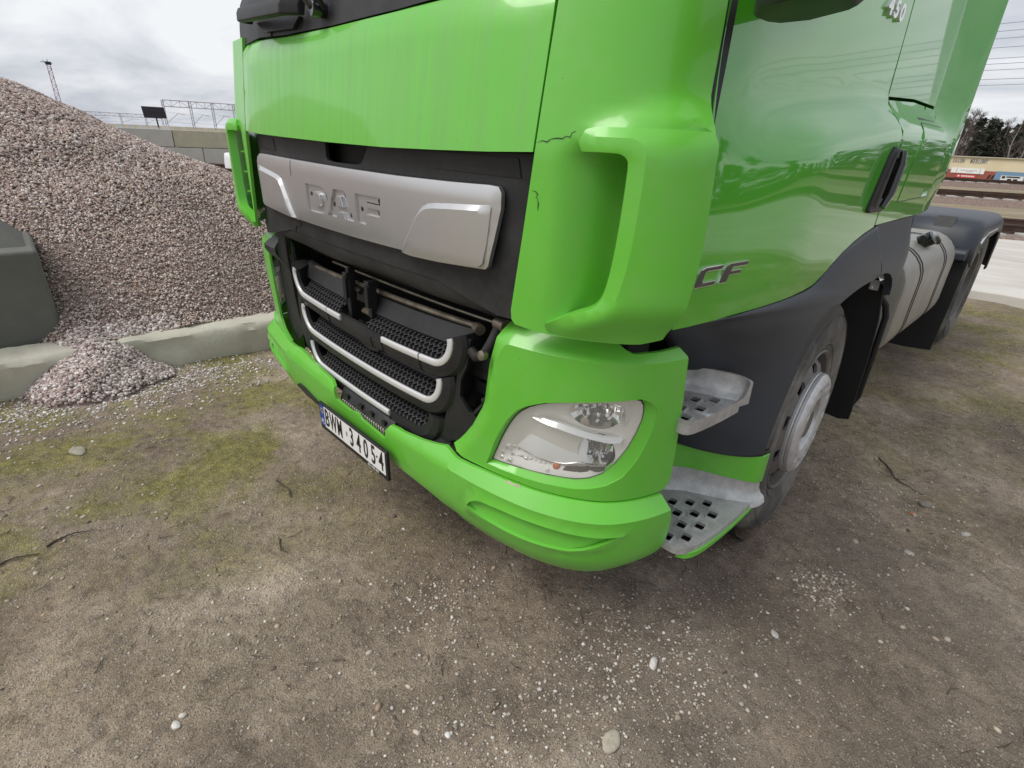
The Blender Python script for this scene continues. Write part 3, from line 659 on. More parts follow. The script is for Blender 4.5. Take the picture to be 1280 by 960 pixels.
# bits hanging in the broken corner
bk = MB(); bk.box(grf(.60, .66, -.04), (.03, .012, .008)); bk.box(grf(.575, .64, -.05), (.008, .012, .05)); bk.tube([grf(.625, .70, -.03), grf(.65, .735, -.04), grf(.66, .76, -.03)], .008, 8); bk.box(grf(.635, .62, -.045), (.012, .02, .01)); bk.tube([grf(.56, .70, -.05), grf(.62, .66, -.06), grf(.635, .60, -.05)], .006, 8)
bk.box(grf(.60, .83, -.10), (.05, .03, .03)); bk.box(grf(.65, .86, -.09), (.03, .03, .02)); bk.box(grf(.62, .76, -.11), (.04, .03, .02))
bk.done('broken_bracket', MT['plastic'], truck, bevel=.003)
bk = MB(); bk.lathe([(0, -.012), (.012, -.012), (.014, -.004), (.014, .006), (.006, .009), (0, .009)], ubf(.703, .93, .008), (0, -1, .2), 16); bk.done('corner_bolt', MT['steel'], truck)

# --- bumper corners with headlight opening
BZ_R = [(.719, .579), (.734, .622), (.749, .667), (.766, .705), (.785, .742), (.803, .771), (.824, .796), (.850, .816), (.878, .830), (.915, .845), (.958, .856), (1.02, .868), (1.095, .879), (1.15, .883), (1.191, .885), (1.225, .872), (1.250, .850), (1.256, .828), (1.252, .795), (1.239, .754), (1.214, .697), (1.173, .645), (1.12, .619), (1.066, .604), (1.022, .597), (.932, .590), (.832, .583), (.775, .580)]
LN_R = [(.728, .592), (.745, .633), (.760, .672), (.776, .709), (.794, .743), (.811, .770), (.831, .793), (.855, .812), (.881, .826), (.918, .841), (.959, .852), (1.02, .865), (1.095, .876), (1.15, .879), (1.190, .879), (1.205, .875), (1.216, .860), (1.220, .840), (1.219, .815), (1.207, .775), (1.186, .730), (1.148, .681), (1.105, .647), (1.063, .629), (1.02, .619), (.931, .611), (.832, .602), (.778, .596)]
BZ_L = [(.935+(s-.72)*.74, z) for s, z in BZ_R]; LN_L = [(.935+(s-.72)*.74, z) for s, z in LN_R]
UBI = [(.745, 1.045), (.745, 1.022), (.733, 1.0), (.722, .965), (.711, .927), (.704, .90), (.700, .877), (.694, .83), (.686, .773), (.676, .745), (.663, .722), (.636, .672), (.603, .628), (.575, .595), (.548, .569)]
UBB = [(.799, 1.006), (.775, .976), (.744, .924), (.720, .858), (.704, .80), (.684, .743), (.651, .68), (.605, .60), (.575, .562)]
def ub_h(s, z):
    d = polyd((s, z), UBI, False)
    return -.024*(1-min(1.0, d/.034))
UBI_L = [(.905, 1.045), (.905, .98), (.897, .85), (.885, .75), (.862, .63), (.81, .585), (.70, .556)]
def bumper_corner(sg):
    if sg > 0: fn, BZ, LN = (lambda s, z, h: front(s, z, 'ub', h)), BZ_R, LN_R
    else: fn, BZ, LN = (lambda s, z, h: front(-s, z, 'ub', h)), BZ_L, LN_L
    out = (UBI if sg > 0 else UBI_L)[::-1] + ([(.80, 1.045), (.90, 1.035)] if sg > 0 else [])+[(1.0, 1.03), (1.10, 1.026), (1.135, 1.010), (1.16, 1.002), (1.25, 1.003), (1.318, 1.006), (1.332, .988), (1.345, .88), (1.356, .782), (1.364, .67), (1.366, .59), (1.345, .564), (1.242, .564), (1.15, .566), (1.034, .567), (.936, .565), (.827, .563), (.707, .559)]+([(.62, .555)] if sg > 0 else [])
    bc = panel('bumper_corner', out, fn, .01, MT['paint_front'], truck, holes=[BZ], grid=.024, hf=ub_h if sg > 0 else None, bevel=.004, folds=([[(.79, .982), (1.333, .982)], UBB[1:-1]] if sg > 0 else []))
    n = len(BZ); V = [fn(s, z, -.002) for s, z in BZ]+[fn(s, z, -.016) for s, z in LN]+[fn(s, z, -.03) for s, z in LN]
    mb = MB(); mb.add(V, [(i, (i+1) % n, n+(i+1) % n, n+i) for i in range(n)]+[(n+i, n+(i+1) % n, 2*n+(i+1) % n, 2*n+i) for i in range(n)])
    mb.done('headlight_bezel', MT['paint_front'], bc, angle=50)
    return bc, fn
bcr, fr_ = bumper_corner(1)
bcl, fl_ = bumper_corner(-1)

def headlight(fn, sg, detail):
    LN = LN_R if sg > 0 else LN_L
    hl = empty('headlight'); hl.parent = truck
    n = len(LN); cs, cz = (1.0 if sg > 0 else 1.14), .74
    # black seal
    mb = MB(); inn = [(cs+(s-cs)*.985, cz+(z-cz)*.978) for s, z in LN]
    V = [fn(s, z, -.0155) for s, z in LN]+[fn(s, z, -.015) for s, z in inn]+[fn(s, z, -.03) for s, z in inn]
    mb.add(V, [(i, (i+1) % n, n+(i+1) % n, n+i) for i in range(n)]); mb.done('seal', MT['black'], hl)
    # pale satin housing with round openings for the two reflectors
    def hz(s, z): return -.017-.026*sst(0, .05, polyd((s, z), inn))
    bowls = [((1.075, .820), .098, .046, .050), ((1.083, .705), .066, .056, .055)] if detail else []
    ell = lambda c, rx, rz, k=1.0: [(c[0]+rx*k*math.cos(2*math.pi*q/28), c[1]+rz*k*math.sin(2*math.pi*q/28)) for q in range(28)]
    panel('housing', inn, lambda s, z, h: fn(s, z, h), .003, MT['lamp_housing'], hl, holes=[ell(*b[:3]) for b in bowls], grid=.018, bevel=0,
          hf=lambda s, z: hz(s, z))
    panel('housing_back', inn, lambda s, z, h: fn(s, z, h-.108), .003, MT['lamp_housing'], hl, grid=.05, bevel=0)
    if detail:
        for (bs, bz), rx, rz, dp in bowls:
            mb = MB(); rows = 8; m_ = 36; V = []; F = []
            for i in range(rows+1):
                q = i/rows
                for k in range(m_):
                    a = 2*math.pi*k/m_; V.append(fn(bs+rx*q*math.cos(a), bz+rz*q*math.sin(a), -.043-dp*(1-q*q)))
            for i in range(rows):
                for k in range(m_): F.append((i*m_+k, i*m_+(k+1) % m_, (i+1)*m_+(k+1) % m_, (i+1)*m_+k))
            mb.add(V, F); rf = mb.done('reflector', MT['chrome'], hl, angle=70)
            mb = MB(); mb.lathe([(0, .03), (.010, .026), (.014, .012), (.014, -.005), (.02, -.02)], fn(bs+.01, bz, -.065), (.3*sg, -.9, 0), 16); mb.done('bulb', MT['lens'], rf)
            mb = MB(); mb.tube([fn(bs, bz+rz*.1, -.085), fn(bs, bz+rz*.1, -.055)], .009, 12); mb.done('bulb_cap', MT['lamp_dark'], rf)
            for k in range(5):
                s = bs-rx*.75+rx*1.5*k/4
                mb = MB(); mb.box(fn(s, bz+rz*.1, -.066), (.0028, .004, rz*.5)); mb.done('reflector_fin', MT['chrome'], rf, smooth=False)
        # brow between the two lamps
        br = [(.86, .777), (.90, .783), (.95, .783), (1.03, .772), (1.10, .761), (1.14, .7595), (1.168, .757), (1.155, .748), (1.12, .747), (1.03, .758), (.95, .770), (.90, .773)]
        low = [(.84, .776), (.90, .771), (.95, .769), (1.03, .756), (1.12, .745), (1.185, .747), (1.2, .76)]
        panel('brow', br, lambda s, z, h: fn(s, z, h-.012-.010*sst(.95, .84, s)-.85*(z-lerp_tab(low, s))), .010, MT['bright_metal'], hl, grid=.012, bevel=.002)
        # smooth satin cone left of the lower lamp
        cn = [(.815, .668), (.84, .70), (.88, .735), (.93, .757), (1.02, .748), (1.05, .72), (1.05, .675), (1.02, .655), (.95, .650), (.88, .655)]
        panel('inner_shroud', cn, lambda s, z, h: fn(s, z, h-.022-.012*sst(.82, 1.06, s)-.30*(z-.655)-1.1*(z-.655)**2), .004, MT['bright_satin'], hl, grid=.03, bevel=.003)
        cn = [(.80, .80), (.85, .815), (.96, .842), (1.0, .85), (.98, .805), (.90, .79), (.83, .775)]
        panel('inner_shroud', cn, lambda s, z, h: fn(s, z, h-.040), .004, MT['lamp_housing'], hl, grid=.03, bevel=.003)
        cn = [(1.15, .87), (1.20, .872), (1.212, .845), (1.205, .79), (1.19, .765), (1.175, .79), (1.17, .83)]
        panel('inner_shroud', cn, lambda s, z, h: fn(s, z, h-.030), .004, MT['lamp_housing'], hl, grid=.03, bevel=.003)
        # indicator chamber: rows of small clear facets and the amber bulb
        rq = random.Random(8)
        for k in range(13):
            s = .748+.0165*k; z0 = .603+.0013*k
            for j in range(3 if k < 7 else 2):
                z = z0+.006+.0185*j+rq.uniform(-.002, .002); w_, h_ = rq.uniform(.0055, .0085), rq.uniform(.004, .007)
                if polyd((s, z), inn) < .0115 or not inside((s, z), inn): continue
                MB().prism([(s-w_, z-h_), (s+w_, z-h_*rq.uniform(.6, 1)), (s+w_*.8, z+h_), (s-w_*.7, z+h_*rq.uniform(.5, 1))], lambda a, b, h, s=s, z=z: fn(a, b, hz(s, z)+h), -.003, .005+rq.uniform(-.002, .003)).done('clear_facet', MT['chrome'] if rq.random() < .55 else MT['lamp_white'], hl, bevel=.0015)
        for z in (.862, .848): MB().prism([(.97, z-.008), (1.05, z), (1.05, z+.004), (.975, z-.003)], fn, -.045, -.038).done('facet_strip', MT['chrome'], hl, smooth=False)
        for s in (1.155, 1.175, 1.195): MB().prism([(s-.0012, .80), (s+.0012, .80), (s+.0012, .865), (s-.0012, .865)], fn, -.045, -.030).done('rib', MT['trim'], hl, smooth=False)
        for s, z in ((.955, .640), (.962, .622)):
            mb = MB(); mb.lathe([(0, .016), (.009, .013), (.013, .004), (.013, -.012), (0, -.016)], fn(s, z, -.036), (.35*sg, -.9, .1), 16); mb.done('amber_bulb', MT['orange'], hl)
        md = [(.985, .650), (1.02, .659), (1.10, .663), (1.12, .659), (1.098, .648), (1.06, .633), (1.02, .624), (.985, .620), (.972, .630)]
        panel('smoked_reflector', [(s, z-.002) for s, z in md], lambda s, z, h: fn(s, z, h-.024), .004, MT['lamp_dark'], hl, grid=.03, bevel=.002)
        panel('chamber_rim', [(.835, .662), (.93, .652), (.98, .655), (1.02, .667), (1.12, .669), (1.13, .664), (1.02, .6615), (.985, .650), (.93, .647), (.835, .657)], lambda s, z, h: fn(s, z, h-.026), .006, MT['chrome'], hl, grid=.03, bevel=.002)
    panel('lens', inn, lambda s, z, h: fn(s, z, h-.013), .003, MT['lens'], hl, grid=.04, bevel=0,
          hf=lambda s, z: .006*sst(0, .05, polyd((s, z), LN)))
mb = MB(); mb.sweep([(-.012, -.005), (.022, -.005), (.022, -.02), (-.012, -.02)], [(lambda a, b, p=p: front(p[0]+a, p[1], 'hood', b)) for p in densify([(1.15, 2.4), (1.185, 1.95)]+GAP[:4]+[(1.212, 1.50)], .04, False)]); mb.done('door_seal', MT['black'], cpr, smooth=False)
headlight(fr_, 1, True); headlight(fl_, -1, False)

# --- lower bumper
FO = [(.640, .405), (.655, .440), (.674, .466), (.70, .484), (.73, .493), (.77, .497), (.813, .499), (.914, .499), (.998, .498), (1.06, .497), (1.13, .497), (1.181, .495), (1.199, .489), (1.198, .479), (1.18, .45), (1.14, .418), (1.09, .399), (1.054, .390), (.957, .379), (.849, .377), (.75, .378), (.68, .385)]
FI = [(.676, .424), (.69, .445), (.712, .461), (.74, .471), (.814, .477), (.917, .479), (1.001, .477), (1.062, .475), (1.114, .474), (1.165, .474), (1.138, .458), (1.108, .440), (1.068, .420), (1.032, .409), (.957, .401), (.892, .400), (.814, .401), (.745, .407), (.70, .412)]
def lb_h(sg):
    def f(s, z):
        a = sg*s
        if a < .6 or a > 1.25: return -.004*(1-sst(.62, .66, a)) if a < .7 else 0
        d = polyd((a, z), FO)
        i = inside((a, z), FO)
        return (.006*sst(0, .004, d) if i else -.002*(1-sst(0, .008, d)))
    return f
def lbh(s, z): return lb_h(1 if s > 0 else -1)(s, z)-.012*(1-sst(0.0, .02, .556-z))*0
top_r = [(.229, .468), (.234, .50), (.258, .531), (.30, .534), (.328, .534), (.426, .543), (.487, .552), (.535, .562), (.555, .558), (.592, .550), (.65, .552), (.707, .555), (.827, .559), (.936, .561), (1.034, .563), (1.15, .562), (1.242, .560), (1.328, .558), (1.340, .525), (1.348, .500), (1.354, .45), (1.357, .40), (1.358, .345), (1.30, .318)]
lip_r = [(1.2, .292), (1.05, .280), (.9, .276), (.70, .279), (.62, .290), (.57, .312), (.50, .336), (.43, .352), (.30, .362)]
top_l = [(-1.328, .558), (-1.15, .562), (-.936, .561), (-.75, .557), (-.66, .557), (-.55, .560), (-.40, .550), (-.205, .541), (-.165, .527), (-.154, .500), (-.150, .482)]
lip_l = [(-.25, .362), (-.40, .352), (-.50, .335), (-.58, .312), (-.66, .285), (-.75, .278), (-.9, .276), (-1.05, .280), (-1.2, .292), (-1.30, .318), (-1.357, .35), (-1.354, .45), (-1.348, .50)]
notch = [(-.146, .478), (-.10, .476), (-.02, .474), (.0, .484), (.03, .486), (.055, .472), (.12, .468), (.19, .463), (.212, .459)]
lb_out = top_l+notch+top_r+lip_r+lip_l
HI = [(1, FI)]
bm_ = panel('bumper', lb_out, lbf, .012, MT['paint_front'], truck, holes=[FI, [(-s, z) for s, z in FI]], grid=.02, hf=lbh, bevel=.003, folds=[[(-1.345, .518), (-.68, .518)], [(.62, .518), (1.345, .518)]], lines=[[(q*s, z) for s, z in FO+FO[:1]] for q in (1, -1)])
for sg in (1, -1):
    fn = (lambda s, z, h: front(sg*s, z, 'lb', h))
    big = [(s+(.012 if s > .93 else -.012), z+(.010 if z > .44 else -.010)) for s, z in FI]
    def fh(s, z): return -.005-.017*sst(.398, .46, z)*sst(1.18, 1.05, s)*sst(.66, .74, s)
    panel('fog_lamp_blank', big, fn, .006, MT['paint_front'], bm_, grid=.02, hf=fh, bevel=0)
hair('scratch', [(.80, .5575), (.815, .5575), (.828, .556), (.845, .5585), (.86, .558)], .0035, lbf, bm_, MT['steel'], h=.001)
# broken support behind the notch
sp = MB()
sp.sweep([(.455, -.045), (.455, -.03), (.475, -.028), (.515, -.045), (.535, -.055), (.535, -.07)], [(lambda z, h, s=s: lbf(s, z, h)) for s in np.linspace(-.155, .235, 12)])
br_ = sp.done('bumper_support', MT['plastic_dusty'], truck, angle=30)
for k in range(22):
    s = -.13+.345*k/21; mb = MB(); L = .008+.012*random.random()
    mb.prism([(s-.0035, .478), (s+.0035, .478), (s+.002, .478-L*.5-.01), (s-.001, .478-L-.01)], lbf, -.028, -.024); mb.done('broken_fibre', MT['concrete'], br_, smooth=False)
for s in (-.10, .01, .09, .18):
    mb = MB(); mb.box(lbf(s, .50, -.034), (.011, .006, .008)); mb.done('clip_slot', MT['black'], br_, smooth=False)
# black valance under the middle
panel('lower_valance', [(-.62, .32), (-.52, .352), (-.40, .372), (0, .385), (.42, .372), (.52, .350), (.60, .318), (.62, .296), (.50, .318), (.40, .338), (0, .35), (-.40, .338), (-.50, .318), (-.64, .29)], lambda s, z, h: lbf(s, z, h-.016), .012, MT['plastic_dusty'], truck, grid=.03, bevel=.003)
panel('towing_cover', [(-.60, .372), (-.56, .395), (-.50, .40), (-.44, .392), (-.34, .375), (-.34, .352), (-.44, .352), (-.52, .345)], lambda s, z, h: lbf(s, z, h+.004), .014, MT['plastic'], truck, grid=.03, bevel=.006)

# --- number plate
pl = empty('number_plate'); pl.parent = truck
PC = Vector((.017, -.004, .383)); PU = Vector((1, .0, .0155)).normalized(); PV = Vector((-.0155, 0, 1)).normalized()
PN = PU.cross(PV)*-1            # into the truck
def pf(x, y, h): return PC+PU*x+PV*y-PN*(-h)
def pfo(x, y, h): return PC+PU*x+PV*y+Vector((0, -1, 0))*h
mb = MB(); mb.prism(smooth_poly([(-.271, -.064), (.271, -.064), (.271, .057), (-.271, .057)], True, 2) if False else [(-.271, -.06), (-.267, -.066), (.267, -.066), (.271, -.06), (.271, .055), (.267, .060), (-.267, .060), (-.271, .055)], pfo, 0, .012); mb.done('plate_frame', MT['black'], pl, bevel=.003)
mb = MB(); mb.prism([(-.222, -.044), (.258, -.044), (.258, .050), (-.222, .050)], pfo, .0, .0135); fld = mb.done('plate_field', MT['white'], pl, smooth=False)
mb = MB(); mb.prism([(-.260, -.044), (-.2225, -.044), (-.2225, .050), (-.260, .050)], pfo, .0, .0135); bl = mb.done('country_strip', MT['blue'], pl, smooth=False)
for k in range(12):
    a = k*math.pi/6; cx_, cy_ = -.2412+.0105*math.cos(a), .026+.0105*math.sin(a)
    mb = MB(); mb.prism([(cx_+.0022*math.cos(q*math.pi/3), cy_+.0022*math.sin(q*math.pi/3)) for q in range(6)], pfo, .0135, .0139); mb.done('star', MT['yellow'], bl, smooth=False)
text_mesh('letters', 'PL', .030, MT['white'], bl, lambda x, y, h: pfo(-.2412+x, -.026+y, .0135+h), .0005)
xx = -.198
for ch in 'BWM':
    text_mesh('letter', ch, .112, MT['black'], fld, lambda x, y, h, xx=xx: pfo(xx+x, .003+y, .0135+h), .0012, sx=.50 if ch != 'B' else .60, bold=.0015); xx += .056
mb = MB(); mb.prism([(-.0345, -.004), (-.0225, -.004), (-.0225, .016), (-.0345, .016)], pfo, .0135, .0139); mb.done('sticker', MT['tank'], fld, smooth=False)
xx = .012
for ch in '34054':
    text_mesh('digit', ch, .112, MT['black'], fld, lambda x, y, h, xx=xx: pfo(xx+x, .003+y, .0135+h), .0012, sx=.60, bold=.0015); xx += .055
for x, y in ((-.183, .020), (.203, .012)):
    mb = MB(); mb.lathe([(0, .003), (.004, .0025), (.0052, 0)], pfo(x, y, .0135), (0, -1, 0), 10); mb.done('screw', MT['rust'], fld)
text_mesh('letters', '602 508 600', .016, MT['white'], pl, lambda x, y, h: pfo(.165+x, -.0555+y, .012+h), .0005)

# --- doors
def lerp(a, b, t): return tuple(x+(y-x)*t for x, y in zip(a, b))
DB = [(.255, 1.092), (.318, 1.088), (.45, 1.086), (.60, 1.088), (.75, 1.092), (.90, 1.097), (.985, 1.105), (1.04, 1.128), (1.09, 1.158), (1.16, 1.186), (1.25, 1.212), (1.339, 1.231), (1.446, 1.247)]
def side(sg):
    fn = doorf if sg > 0 else mir(doorf)
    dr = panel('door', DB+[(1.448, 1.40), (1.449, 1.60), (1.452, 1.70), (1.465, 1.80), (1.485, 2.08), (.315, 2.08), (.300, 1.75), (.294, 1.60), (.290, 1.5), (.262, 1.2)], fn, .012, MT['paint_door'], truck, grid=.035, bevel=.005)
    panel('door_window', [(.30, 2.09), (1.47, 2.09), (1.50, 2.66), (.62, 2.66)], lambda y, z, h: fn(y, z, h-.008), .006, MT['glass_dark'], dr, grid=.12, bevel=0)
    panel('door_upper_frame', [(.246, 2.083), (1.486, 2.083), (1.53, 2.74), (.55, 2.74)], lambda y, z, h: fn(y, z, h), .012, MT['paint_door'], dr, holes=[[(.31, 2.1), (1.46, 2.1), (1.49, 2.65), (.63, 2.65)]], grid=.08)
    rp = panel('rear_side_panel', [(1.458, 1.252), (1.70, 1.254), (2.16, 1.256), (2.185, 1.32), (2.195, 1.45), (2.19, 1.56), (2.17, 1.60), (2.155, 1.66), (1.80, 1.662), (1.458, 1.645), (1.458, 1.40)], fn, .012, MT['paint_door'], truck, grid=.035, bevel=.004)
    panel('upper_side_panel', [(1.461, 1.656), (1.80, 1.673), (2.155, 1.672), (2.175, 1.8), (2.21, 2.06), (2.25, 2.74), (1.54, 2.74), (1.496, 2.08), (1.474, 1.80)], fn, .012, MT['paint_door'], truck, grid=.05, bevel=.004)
    ht = [(1.66, 1.325), (2.14, 1.33), (2.165, 1.36), (2.175, 1.55), (2.155, 1.592), (1.80, 1.592), (1.765, 1.57), (1.70, 1.47)]
    panel('storage_hatch', ht, lambda y, z, h: fn(y, z, h+.0025), .01, MT['paint_door'], rp, grid=.035, bevel=.003)
    big = [(1.905+(y-1.905)*1.016, 1.46+(z-1.46)*1.03) for y, z in ht]
    mb = MB(); n = len(ht); V = [fn(y, z, .0008) for y, z in big]+[fn(y, z, .0008) for y, z in ht]
    mb.add(V, [(i, (i+1) % n, n+(i+1) % n, n+i) for i in range(n)]); mb.done('hatch_gap', MT['black'], rp, smooth=False)
    mb = MB(); mb.prism([(1.79, 1.606), (2.10, 1.612), (2.10, 1.620), (1.79, 1.614)], lambda y, z, h: fn(y, z, h), -.004, .0012); mb.done('hatch_hinge_slot', MT['black'], rp, smooth=False)
    # black handle: recess and grip
    hd = [(1.458, 1.50), (1.37, 1.505), (1.345, 1.48), (1.30, 1.37), (1.272, 1.308), (1.30, 1.302), (1.44, 1.300), (1.462, 1.32), (1.470, 1.48)]
    hh = panel('door_handle', hd, lambda y, z, h: fn(y, z, h+.012), .02, MT['plastic'], dr, holes=[[(1.375, 1.345), (1.435, 1.345), (1.448, 1.47), (1.41, 1.47)]], grid=.03, bevel=.006)
    panel('handle_recess', [(1.36, 1.335), (1.44, 1.335), (1.455, 1.48), (1.40, 1.48)], lambda y, z, h: fn(y, z, h+.0), .004, MT['black'], hh, grid=.05, bevel=0)
    mb = MB(); mb.tube([fn(1.345, 1.32, .028), fn(1.365, 1.36, .034), fn(1.392, 1.45, .034), fn(1.405, 1.49, .026)], [.010, .013, .013, .010], 12); mb.done('handle_grip', MT['gloss_black'], hh)
    # flared air deflector at the back edge of the cab
    zs_ = np.linspace(1.255, 2.74, 34); V = []; F = []
    prof = []
    for i, z in enumerate(zs_):
        seam = fn(2.19-.025*sst(1.55, 1.68, z)+.06*max(0, z-1.7), z, -.004)
        oy = 2.42; ox = 1.204-.02*sst(1.42, 1.25, z)-.01*max(0, z-1.6)
        o = (ox*sg, oy, z+.01)
        m_ = (seam[0]+.35*(o[0]-seam[0])-.004*sg, seam[1]+.40*(oy-seam[1]), z); m2 = (seam[0]+.80*(o[0]-seam[0]), seam[1]+.78*(oy-seam[1]), z)
        q = (o[0]-.012*sg, oy+.018, z+.01); q2 = (o[0]-.05*sg, oy+.02, z+.01); q3 = (seam[0]-.05*sg, seam[1]+.03, z)
        row = [seam, m_, m2, o, q, q2, q3]; prof.append(row)
    m_ = len(prof[0]); V = [p for r_0 in prof for p in r_0]
    F = [(i*m_+k, i*m_+(k+1) % m_, (i+1)*m_+(k+1) % m_, (i+1)*m_+k) for i in range(len(prof)-1) for k in range(m_)]
    F += [tuple(range(m_)), tuple((len(prof)-1)*m_+k for k in range(m_))]
    finish('side_deflector', V, F, MT['paint_door'], truck, angle=50)
    return dr, rp
drR, rpR = side(1); drL, rpL = side(-1)

# badges on the driver's door
def slant(pts, y0, y1, z0, z1, lean): return [(y0+(y1-y0)*u+lean*(v-.5), z0+(z1-z0)*v) for u, v in pts]
C_ = [(.02, 0), (.86, 0), (.90, .24), (.32, .24), (.28, .30), (.30, .70), (.36, .76), (1.0, .76), (1.02, 1.0), (.26, 1.0), (.06, .88), (-.02, .70), (-.06, .12)]
Fb = [(-.02, 0), (.30, 0), (.33, .38), (.80, .38), (.84, .60), (.36, .60), (.38, .76), (1.02, .76), (1.06, 1.0), (.26, 1.0), (.10, .90), (.03, .70)]
for nm, P_, a, b in (('letter', C_, .308, .396), ('letter', Fb, .404, .500)):
    o_ = slant(P_, a, b, 1.183, 1.229, .012)
    mb = MB(); mb.prism(o_, doorf, 0, .0065); lt = mb.done(nm, MT['chrome'], drR, smooth=False)
    cxx, czz = sum(p[0] for p in o_)/len(o_), sum(p[1] for p in o_)/len(o_)
    # inset dark face
    nn = len(o_); ins = []
    for i in range(nn):
        p0, p1, p2 = o_[i-1], o_[i], o_[(i+1) % nn]
        e1 = Vector((p1[0]-p0[0], p1[1]-p0[1])).normalized(); e2 = Vector((p2[0]-p1[0], p2[1]-p1[1])).normalized()
        n1_ = Vector((-e1.y, e1.x)); n2_ = Vector((-e2.y, e2.x)); bis = (n1_+n2_); bis = bis/max(.6, bis.length_squared/1.0)*1.0
        ins.append((p1[0]+bis.x*.0032, p1[1]+bis.y*.0032))
    mb = MB(); mb.prism(ins, doorf, .006, .0072); mb.done('letter_face', MT['badge'], lt, smooth=False)
for ch, yy in (('4', 1.225), ('5', 1.285), ('0', 1.345)):
    text_mesh('digit', ch, .062, MT['trim'], drR, lambda x, y, h, yy=yy: doorf(yy+x, 1.868+y, h), .010, sx=1.35, shear=.2, bold=.0025)

# --- front wing of the driver's side: bezier loft between the door's lower edge / step well and the arch lip
ST = [((.98, .672, .560), (1.17, .735, .545), (1.236, .852, .548)), ((.98, .645, .66), (1.18, .70, .64), (1.237, .868, .64)), ((.985, .625, .77), (1.18, .705, .76), (1.238, .903, .75)),
      ((1.0, .575, .88), (1.18, .675, .87), (1.238, .95, .85)), ((1.03, .45, .985), (1.195, .60, .97), (1.238, 1.03, .94)), ((1.08, .31, 1.07), (1.20, .52, 1.05), (1.238, 1.12, .985)),
      ((1.160, .40, 1.084), (1.215, .75, 1.07), (1.238, 1.2, 1.015)), ((1.192, .74, 1.090), (1.228, .95, 1.075), (1.238, 1.28, 1.03)), ((1.203, .96, 1.100), (1.232, 1.10, 1.080), (1.238, 1.36, 1.04)),
      ((1.205, 1.07, 1.142), (1.233, 1.2, 1.10), (1.238, 1.42, 1.045)), ((1.206, 1.18, 1.190), (1.234, 1.30, 1.13), (1.238, 1.50, 1.048)), ((1.207, 1.335, 1.226), (1.235, 1.42, 1.15), (1.238, 1.57, 1.05)), ((1.207, 1.492, 1.249), (1.236, 1.53, 1.17), (1.238, 1.635, 1.055))]
def catmull(P, n):
    o = []
    for i in range(len(P)-1):
        p0, p1, p2, p3 = P[max(i-1, 0)], P[i], P[i+1], P[min(i+2, len(P)-1)]
        for k in range(n):
            t = k/n; t2, t3 = t*t, t*t*t
            o.append(tuple(.5*(2*b+(c-a)*t+(2*a-5*b+4*c-d)*t2+(3*b-a-3*c+d)*t3) for a, b, c, d in zip(p0, p1, p2, p3)))
    o.append(P[-1]); return o
def wing(sg):
    rows = [[tuple(r[j]) for r in zip(*[catmull([s[k] for s in ST], 5)[i] for k in range(3)])] if False else [catmull([s[k] for s in ST], 5)[i] for k in range(3)] for i in range(5*(len(ST)-1)+1)]
    m_ = 12; V = []; F = []
    for a, b, c in rows:
        for k in range(m_+1):
            t = k/m_; p = [x*(1-t)**2+2*y*t*(1-t)+z*t*t for x, y, z in zip(a, b, c)]
            V.append((p[0]*sg, p[1], p[2]))
        V.append(((c[0]-.012)*sg, c[1]+.012, c[2]-.01)); V.append(((c[0]-.09)*sg, c[1]+.02, c[2]-.012))
    w_ = m_+3
    for i in range(len(rows)-1):
        for k in range(w_-1): F.append((i*w_+k, i*w_+k+1, (i+1)*w_+k+1, (i+1)*w_+k))
    fw = finish('front_wing', V, F, MT['fender'], truck, angle=50)
    md = fw.modifiers.new('sheet', 'SOLIDIFY'); md.thickness = .008; md.offset = -1 if sg > 0 else 1
    fx = lambda y, z, h: ((1.237-.032*sst(1.06, 1.25, z)-.03*sst(1.95, 2.25, y)+h)*sg, y, z)
    panel('front_wing_rear', [(1.502, 1.2505), (1.74, 1.251), (2.172, 1.251), (2.16, 1.16), (2.12, 1.07), (2.05, .985), (1.97, .925), (1.93, .93), (1.915, .97), (1.87, 1.01), (1.80, 1.04), (1.72, 1.054), (1.645, 1.056), (1.60, 1.12), (1.54, 1.18)], fx, .03, MT['fender'], fw, grid=.03, bevel=.006)
    # inner liner
    mb = MB(); mb.lathe([(.55, -.40), (.545, .0)], (1.185*sg, 1.385, .47), (sg, 0, 0), 30, R(-95), R(85)); mb.done('wheel_arch_liner', MT['mud'], fw, recalc=False)
    return fw
fwR = wing(1); fwL = wing(-1)
# green band under the wing, steps (driver's side)
GB = [(.94, .62), (.985, .662), (1.04, .722), (1.095, .752), (1.145, .776), (1.198, .811), (1.228, .836), (1.241, .862), (1.243, .90)]
GBs = smooth_poly(GB, False, 2)
def strip3(name, path, zb, zt, th, m, parent, lean=0.0, bevel=.003):
    n = len(path); V = []
    for i, (x, y) in enumerate(path):
        a, b = path[max(i-1, 0)], path[min(i+1, n-1)]; l = math.hypot(b[0]-a[0], b[1]-a[1]); nx_, ny_ = (b[1]-a[1])/l, -(b[0]-a[0])/l
        z0, z1 = zb(i/(n-1)), zt(i/(n-1))
        V += [(x, y, z0), (x+nx_*lean, y+ny_*lean, z1), (x-nx_*th+nx_*lean, y-ny_*th+ny_*lean, z1), (x-nx_*th, y-ny_*th, z0)]
    F = []
    for i in range(n-1):
        for k in range(4): F.append((4*i+k, 4*i+(k+1) % 4, 4*i+4+(k+1) % 4, 4*i+4+k))
    F += [(0, 1, 2, 3), (4*n-4, 4*n-3, 4*n-2, 4*n-1)]
    return finish(name, V, F, m, parent, bevel=bevel)
strip3('step_band', GBs, lambda t: .462-.035*t*t, lambda t: .570-.028*t, .012, MT['paint_front'], truck)
strip3('band_seal', [(x-.004, y+.008) for x, y in GBs], lambda t: .56-.028*t, lambda t: .585-.032*t, .012, MT['black'], truck)
